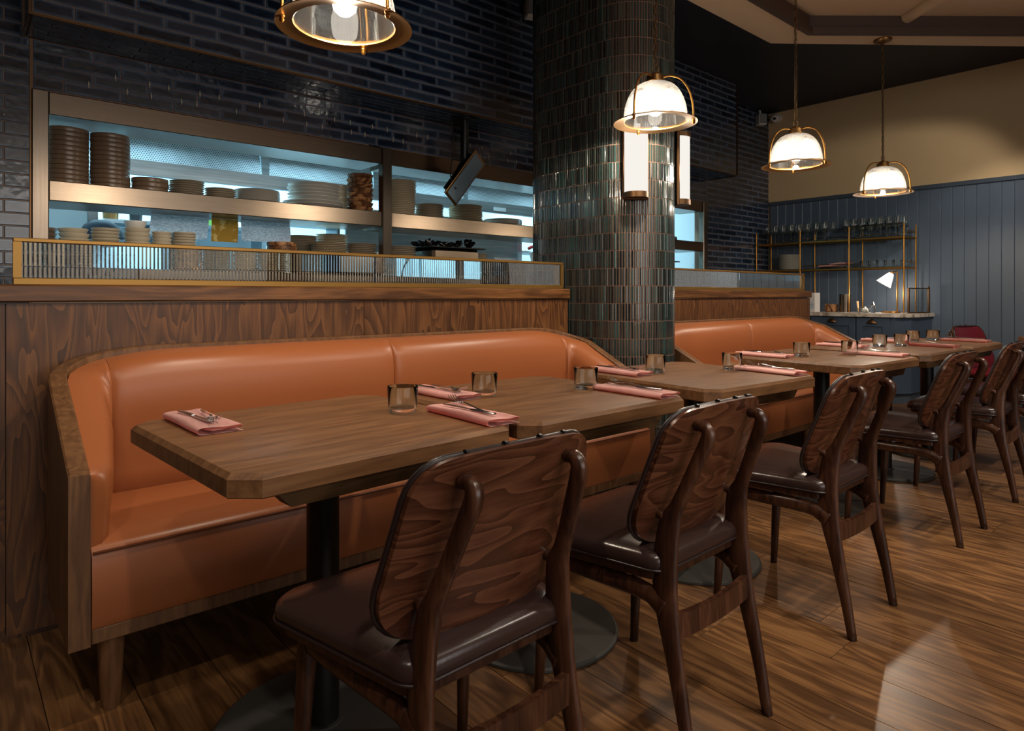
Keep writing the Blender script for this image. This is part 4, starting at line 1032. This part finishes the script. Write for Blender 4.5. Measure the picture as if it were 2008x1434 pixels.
# ------------------------------------------------------------------ napkins, cutlery, tumblers
def napkin_mesh():
    # a folded cloth seen end-on: bottom leaf, rounded fold, top leaf and a loose inner fold
    prof = spline([(.052, .0015), (.0, .0015), (-.042, .0018), (-.053, .009), (-.046, .0185), (-.02, .0195), (.015, .0165), (.040, .0170), (.0505, .0125), (.040, .0085), (.0, .0095), (-.030, .0100)], 3)
    bm = BM(); rows = []; L = .285; n = 14; th = .0011
    for i in range(n+1):
        t = i/n; y = -L/2+L*t; r_ = []
        for k, p in enumerate(prof):
            d = (prof[min(k+1, len(prof)-1)]-prof[max(k-1, 0)]).normalized(); nr = Vector((-d.y, d.x))
            sway = .0015*math.sin(t*7+k*.3)
            r_.append((Vector((p.x*(1-.05*t), y, max(.0004, p.y+sway*(p.y > .006))))))
        rows.append(r_)
    V = [[bm.verts.new(v) for v in r_] for r_ in rows]
    for A, B in zip(V, V[1:]):
        for k in range(len(prof)-1): bm.faces.new((A[k], A[k+1], B[k+1], B[k]))
    bmesh.ops.solidify(bm, geom=bm.faces[:], thickness=.0016)
    zmin = min(v.co.z for v in bm.verts)
    for v in bm.verts: v.co.z -= zmin
    return mesh_of(bm, 'pink_linen', 60)
NAP = napkin_mesh()
def fork_mesh():
    bm = BM()
    tube(bm, spline([(0, -.10, .003), (0, -.05, .004), (0, .0, .008), (0, .03, .010), (0, .045, .007)], 4), [.0048]*5+[.0036]*8+[.003, .0035, .005, .007], 8, flat=[.35]*17)
    pl = [(-.011, .045), (.011, .045), (.012, .065), (-.012, .065)]
    A = [bm.verts.new((x, y, .006-(y-.045)*.1)) for x, y in pl]; B = [bm.verts.new((x, y, .008-(y-.045)*.1)) for x, y in pl]
    bm.faces.new(A[::-1]); bm.faces.new(B)
    for k in range(4): j = (k+1) % 4; bm.faces.new((A[k], A[j], B[j], B[k]))
    for x in (-.0105, -.0035, .0035, .0105):
        tube(bm, spline([(x, .063, .006), (x, .08, .006), (x, .098, .012), (x*.95, .112, .021)], 3), [.0017]*8+[.0014, .0009], 5, flat=[.8]*10)
    return mesh_of(bm, 'chrome', 40)
def knife_mesh():
    bm = BM(); tube(bm, [(0, -.105, .004), (0, -.10, .0042), (0, -.02, .0042), (0, -.01, .004)], [.003, .006, .0058, .005], 8, flat=[.5]*4)
    pl = [(-.005, -.01), (.005, -.01), (.009, .03), (.009, .09), (.002, .115), (-.005, .10)]
    A = [bm.verts.new((x, y, .003)) for x, y in pl]; B = [bm.verts.new((x, y, .0045)) for x, y in pl]
    bm.faces.new(A[::-1]); bm.faces.new(B)
    for k in range(6): j = (k+1) % 6; bm.faces.new((A[k], A[j], B[j], B[k]))
    return mesh_of(bm, 'chrome', 40)
FORK, KNIFE = fork_mesh(), knife_mesh()
SETS = [(.485, 1.735, 2, 1, 'on the table by the bench arm, bench side'), (1.055, 1.372, -1, 0, 'on the table by the bench arm, chair side'),
        (1.212, 1.735, 3, 1, 'on the second joined table, bench side'), (1.715, 1.345, 0, 0, 'on the second joined table, chair side'),
        (2.105, 1.735, -2, 1, 'on the table before the column, bench side'), (2.605, 1.335, -6, 0, 'on the table before the column, chair side'),
        (3.255, 1.70, -1, 1, 'on the first table of the far bench, bench side'), (3.765, 1.33, -3, 0, 'on the first table of the far bench, chair side'),
        (4.235, 1.70, -5, 1, 'on the nearer table of the far pair, bench side'), (4.66, 1.33, -4, 0, 'on the nearer table of the far pair, chair side'),
        (4.90, 1.68, -3, 1, 'on the further table of the far pair, bench side'), (5.34, 1.32, -5, 0, 'on the further table of the far pair, chair side'),
        (6.42, 1.03, 5, 1, 'on the table by the blue wall')]
for x, y, a, benchside, where in SETS:
    rz = R(a) + (PI if benchside else 0)
    if benchside: rz = R(a)
    o = tag(obj('napkin', NAP, None, loc=(x, y, .7655)), f'folded pink linen napkin {where}', 'napkin', 'folded pink napkins'); o.rotation_euler.z = rz
    fdir = PI if benchside else 0    # fork tines point to the aisle on the bench side, to the bench on the chair side
    f_ = tag(obj('fork', FORK, None, loc=(x+.012, y+(-.02 if benchside else .02), .7855)), f'steel fork on the pink napkin {where}', 'fork', 'forks on napkins'); f_.rotation_euler.z = rz+fdir+R(-9)
    k_ = tag(obj('knife', KNIFE, None, loc=(x-.014, y+(.0 if benchside else -.01), .7850)), f'steel knife on the pink napkin {where}', 'knife', 'knives on napkins'); k_.rotation_euler.z = rz+fdir+R(4)
TUM = mesh_of(Lathe([(0, .0), (.034, .0), (.0375, .003), (.0395, .02), (.0425, .072), (.0415, .0735), (.0402, .072), (.0372, .022), (.034, .013), (.0, .012)], 36), 'clear_glass', 50)
GL = [(.954, 1.548, 'before the fork napkin on the table by the bench arm'), (1.309, 1.630, 'beside the bench-side napkin on the second joined table'), (1.667, 1.518, 'beside the chair-side napkin on the second joined table'),
      (2.228, 1.640, 'beside the bench-side napkin before the column'), (2.567, 1.487, 'beside the chair-side napkin before the column'),
      (3.40, 1.57, 'beside the bench-side napkin on the first far-bench table'), (3.71, 1.45, 'beside the chair-side napkin on the first far-bench table'),
      (4.40, 1.54, 'beside the bench-side napkin on the nearer far-pair table'), (4.56, 1.47, 'beside the chair-side napkin on the nearer far-pair table'),
      (5.06, 1.56, 'beside the bench-side napkin on the further far-pair table'), (5.28, 1.50, 'beside the chair-side napkin on the further far-pair table')]
for x, y, wh in GL: tag(obj('tumbler', TUM, None, loc=(x, y, .7653)), f'clear glass tumbler {wh}', 'tumbler', 'water tumblers on the tables')

# ------------------------------------------------------------------ waiter station against the far wall
cx0, cx1 = 7.12, 7.762
cb = thing('station_cabinet', 'blue-grey panelled waiter cabinet with cup pulls by the far wall', 'cabinet', (7.45, 3.0, 0))
def cpart(name, m, a, b, c_, d, e, f, bev=0, par=None): return obj(name, Box(a-7.45, b-7.45, c_-3.0, d-3.0, e, f, bev=bev), m, par or cb)
bm = BM(); poly = [(cx0-7.45+.012, 3.95-3), (cx0-7.45+.012, 2.36-3), (7.27-7.45, 2.255-3), (cx1-7.45, 2.215-3), (cx1-7.45, 3.95-3)]; prism(bm, poly, .1, .862); obj('body', bm, 'cabinet_blue', cb)
bm = BM(); poly = [(7.16-7.45, 3.95-3), (7.16-7.45, 2.38-3), (7.29-7.45, 2.275-3), (cx1-7.45, 2.235-3), (cx1-7.45, 3.95-3)]; prism(bm, poly, 0, .1); obj('plinth', bm, 'blue_dark', cb)
for i, (a, b) in enumerate(((2.40, 2.712), (2.722, 3.18), (3.19, 3.64), (3.65, 3.94))):
    d = cpart('door', 'cabinet_blue', cx0-.008, cx0+.011, a, b, .115, .855, .002)
    for (p, q, r_, s_) in ((a+.004, a+.06, .12, .85), (b-.06, b-.004, .12, .85), (a+.06, b-.06, .12, .19), (a+.06, b-.06, .765, .85)):
        cpart('door_rail', 'cabinet_blue', cx0-.018, cx0-.008, p, q, r_, s_, .002, d)
    m_ = (a+b)/2
    bm = BM()
    for zz, rr in ((0, .0), ):
        rings = []
        for i_ in range(7):
            t = i_/6*PI/2; rings.append([bm.verts.new((cx0-7.45-.018-.03*math.sin(t)*math.sin(k*PI/10), m_-3+.055*math.cos(k*PI/10)*(.35+.65*math.sin(t)), .80+.045*math.cos(t)*(.0+1*math.sin(k*PI/10)))) for k in range(11)])
        for A, B in zip(rings, rings[1:]):
            for k in range(10): bm.faces.new((A[k], A[k+1], B[k+1], B[k]))
    obj('cup_pull', bm, 'bronze', d, smooth=True)
ct = BM(); prism(ct, [(7.075, 3.96), (7.075, 2.45), (7.085, 2.38), (7.13, 2.31), (7.22, 2.24), (7.36, 2.205), (7.763, 2.19), (7.763, 3.96)], .863, .90)
tag(obj('counter_top', ct, 'marble'), 'veined marble worktop on the blue waiter cabinet', 'worktop')
# brass shelf unit with glass shelves
su = thing('brass_shelf_unit', 'slim brass shelf unit with glass shelves on the marble counter', 'shelf unit', (7.56, 3.15, .90))
O = Vector(su.location)
for yf, yb in ((3.975, 3.933), (3.443, 3.398), (2.906, 2.871), (2.369, 2.345)):
    obj('post', Lathe([(0, .0), (.0085, .0), (.0085, .925), (0, .925)], 12, (7.42-O.x, yf-O.y, 0)), 'brass', su, smooth=40)
    obj('post', Lathe([(0, .0), (.0085, .0), (.0085, .925), (0, .925)], 12, (7.70-O.x, yb-O.y, 0)), 'brass', su, smooth=40)
for z in (1.384, 1.70):
    for xx, a, b in ((7.42, 2.369, 3.975), (7.70, 2.345, 3.933)): obj('rail', Box(xx-.007-O.x, xx+.007-O.x, a-O.y, b-O.y, z-.022-O.z, z-.006-O.z), 'brass', su)
    for yf, yb in ((3.975, 3.933), (2.369, 2.345)): obj('rail', Tube([(7.42-O.x, yf-O.y, z-.014-O.z), (7.70-O.x, yb-O.y, z-.014-O.z)], .007, 6), 'brass', su)
    obj('gallery_rail', Tube([(7.70-O.x, 2.345-O.y, z+.05-O.z), (7.70-O.x, 3.933-O.y, z+.05-O.z)], .004, 6), 'brass', su)
    obj('gallery_rail', Tube([(7.42-O.x, 2.369-O.y, z+.05-O.z), (7.70-O.x, 2.345-O.y, z+.05-O.z)], .004, 6), 'brass', su)
    obj('glass_shelf', Box(7.412-O.x, 7.706-O.x, 2.352-O.y, 3.97-O.y, z-.0055-O.z, z+.0005-O.z), 'shelf_glass', su)
WG = mesh_of(Lathe([(0, 0), (.033, 0), (.034, .002), (.006, .006), (.0042, .012), (.004, .085), (.012, .097), (.032, .112), (.042, .132), (.043, .155), (.035, .215), (.034, .215), (.041, .155), (.040, .133), (.030, .114), (.010, .100), (0, .098)], 20), 'stem_glass', 60)
k = 0
for rowx in (7.49, 7.60):
    for j in range(8):
        y = 3.87-j*.0975-(.04 if rowx > 7.55 else 0)
        tag(obj('wine_glass', WG, None, loc=(rowx, y, 1.7008)), 'stemmed wine glass in the rows nearer the tiled wall', 'wine glass', 'wine glasses on the top shelf nearer the tiled wall')
for rowx in (7.465, 7.555, 7.645):
    for j in range(7):
        y = 2.955-j*.088-(.03 if 7.5 < rowx < 7.6 else 0)
        tag(obj('wine_glass', WG, None, loc=(rowx, y, 1.7008)), 'stemmed wine glass in the rows above the desk lamp', 'wine glass', 'wine glasses on the top shelf above the lamp')
for j in range(6):
    tag(obj('shelf_tumbler', TUM, None, loc=(7.56+.05*(j % 2), 2.80-j*.08, 1.385)), 'clear tumbler on the middle glass shelf above the lamp', 'tumbler', 'tumblers on the middle glass shelf')
stack('dinner_plate', 'white dinner plate', plate_prof, .125, .018, .0125, 14, 7.56, 3.63, 1.385, 'white_plate', 'the white stack on the brass shelf unit')
tr_ = tag(obj('serving_tray', Lathe([(0, 0), (.19, 0), (.20, .016), (.194, .018), (.185, .006), (0, .006)], 36), 'black_plastic', loc=(7.57, 3.08, 1.385), smooth=40), 'round black serving tray on the middle glass shelf', 'tray')
for j, (dx, dy, a) in enumerate(((0, .06, 20), (-.04, -.05, -35))):
    o = tag(obj('napkin', NAP, None, loc=(7.57+dx, 3.08+dy, 1.4035+.0225*j)), ('crumpled pink napkin lying in the black serving tray', 'second pink napkin, on top in the black tray')[j], 'napkin', 'napkins in the tray'); o.rotation_euler.z = R(a)
# table lamp on the counter
lp = thing('desk_lamp', 'small brass desk lamp with tilted white glass shade, switched on', 'lamp', (7.42, 2.49, .9005))
obj('base', Lathe([(0, 0), (.085, 0), (.09, .006), (.085, .016), (.02, .02), (0, .02)], 32), 'brass', lp, smooth=35)
obj('stem', Tube([(0, -.06, .016), (0, -.06, .43)], .0075, 10), 'brass', lp, smooth=40)
obj('arm', Tube([(0, -.06, .425), (0, -.01, .425)], .0075, 10), 'brass', lp, smooth=40)
sh_ = obj('lamp_shade', Lathe([(0, .0), (.022, .0), (.034, -.02), (.075, -.13), (.078, -.135), (.074, -.135), (.03, -.03), (0, -.02)], 28), 'lamp_glow', lp, loc=(-.01, -.01, .412), smooth=40); sh_.rotation_euler = (R(32), R(8), 0)
obj('shade_cap', Lathe([(0, .02), (.012, .018), (.016, 0), (0, 0)], 14), 'brass', lp, loc=(-.01, -.01, .412), smooth=40)
lamp('desk_lamp_light', 'POINT', (7.36, 2.58, 1.10), 3.2, WARM2, .05)
# framed menu pane, steel holder, box files, jars
fm = thing('menu_frame', 'bronze framed glass menu holder standing on the marble counter', 'frame', (7.54, 2.27, .9005), R(-21))
for a in ((-.15, -.136, 0, .26), (.136, .15, 0, .26)): obj('frame_side', Box(a[0], a[1], -.009, .009, a[2], a[3]), 'bronze', fm)
obj('frame_rail', Box(-.136, .136, -.009, .009, 0, .012), 'bronze', fm); obj('frame_rail', Box(-.136, .136, -.009, .009, .248, .26), 'bronze', fm); obj('pane', Box(-.136, .136, -.002, .002, .012, .248), 'frame_glass', fm)
obj('finial', Lathe([(0, 0), (.006, 0), (.008, .012), (0, .022)], 10, (.143, 0, .26)), 'bronze', fm, smooth=40)
wc = thing('wine_cooler', 'brushed steel wine cooler cylinder on the marble counter', 'wine cooler', (7.47, 2.965, .9005))
obj('body', Lathe([(0, 0), (.058, 0), (.058, .195), (.054, .195), (.052, .01), (0, .01)], 32), 'steel_v', wc, smooth=40)
bf = thing('box_file', 'white box file with small grey print beside the half wall', 'box file', (7.20, 3.20, .9005))
obj('case', Box(-.05, .08, -.045, .04, 0, .21, bev=.002), 'white_plastic', bf); obj('spine_label', Box(-.0515, -.0502, -.03, .015, .03, .11), 'print_paper', bf)
b2 = tag(obj('wooden_caddy', Box(7.36, 7.5, 3.05, 3.14, .9005, .985, bev=.004), 'bowl_wood'), 'small dark wooden caddy beside the white box file', 'caddy')
js = thing('straw_jar', 'jar of wooden stirrers on the marble counter', 'jar', (7.40, 2.80, .9005))
obj('jar', Lathe([(0, 0), (.024, 0), (.026, .06), (.024, .06), (.022, .004), (0, .004)], 18), 'clear_glass', js, smooth=40)
for j in range(5): obj('stirrer', Tube([(.004*j-.01, 0, .006), (.012*j-.024, .01, .12)], .003, 5), 'carton', js)
jb = thing('sugar_bowl', 'glass bowl of white sugar lumps on the marble counter', 'bowl', (7.34, 2.71, .9005))
obj('bowl', Lathe([(0, 0), (.03, 0), (.045, .05), (.043, .05), (.028, .004), (0, .004)], 20), 'clear_glass', jb, smooth=40)
for j in range(9): o = obj('sugar_lump', Box(-.009, .009, -.009, .009, -.009, .009, bev=.002), 'white_plate', jb, loc=(.018*math.cos(j*2.4), .018*math.sin(j*2.4), .016+.018*(j//4))); o.rotation_euler = (j, j*2, j*3)
jc = thing('salt_grinder', 'glass salt grinder with steel top on the marble counter', 'grinder', (7.32, 2.625, .9005))
obj('body', Lathe([(0, 0), (.022, 0), (.024, .05), (.018, .075), (0, .075)], 18), 'clear_glass', jc, smooth=40); obj('top', Lathe([(.018, .075), (.02, .085), (.008, .10), (.01, .11), (0, .12)], 16), 'chrome', jc, smooth=40)
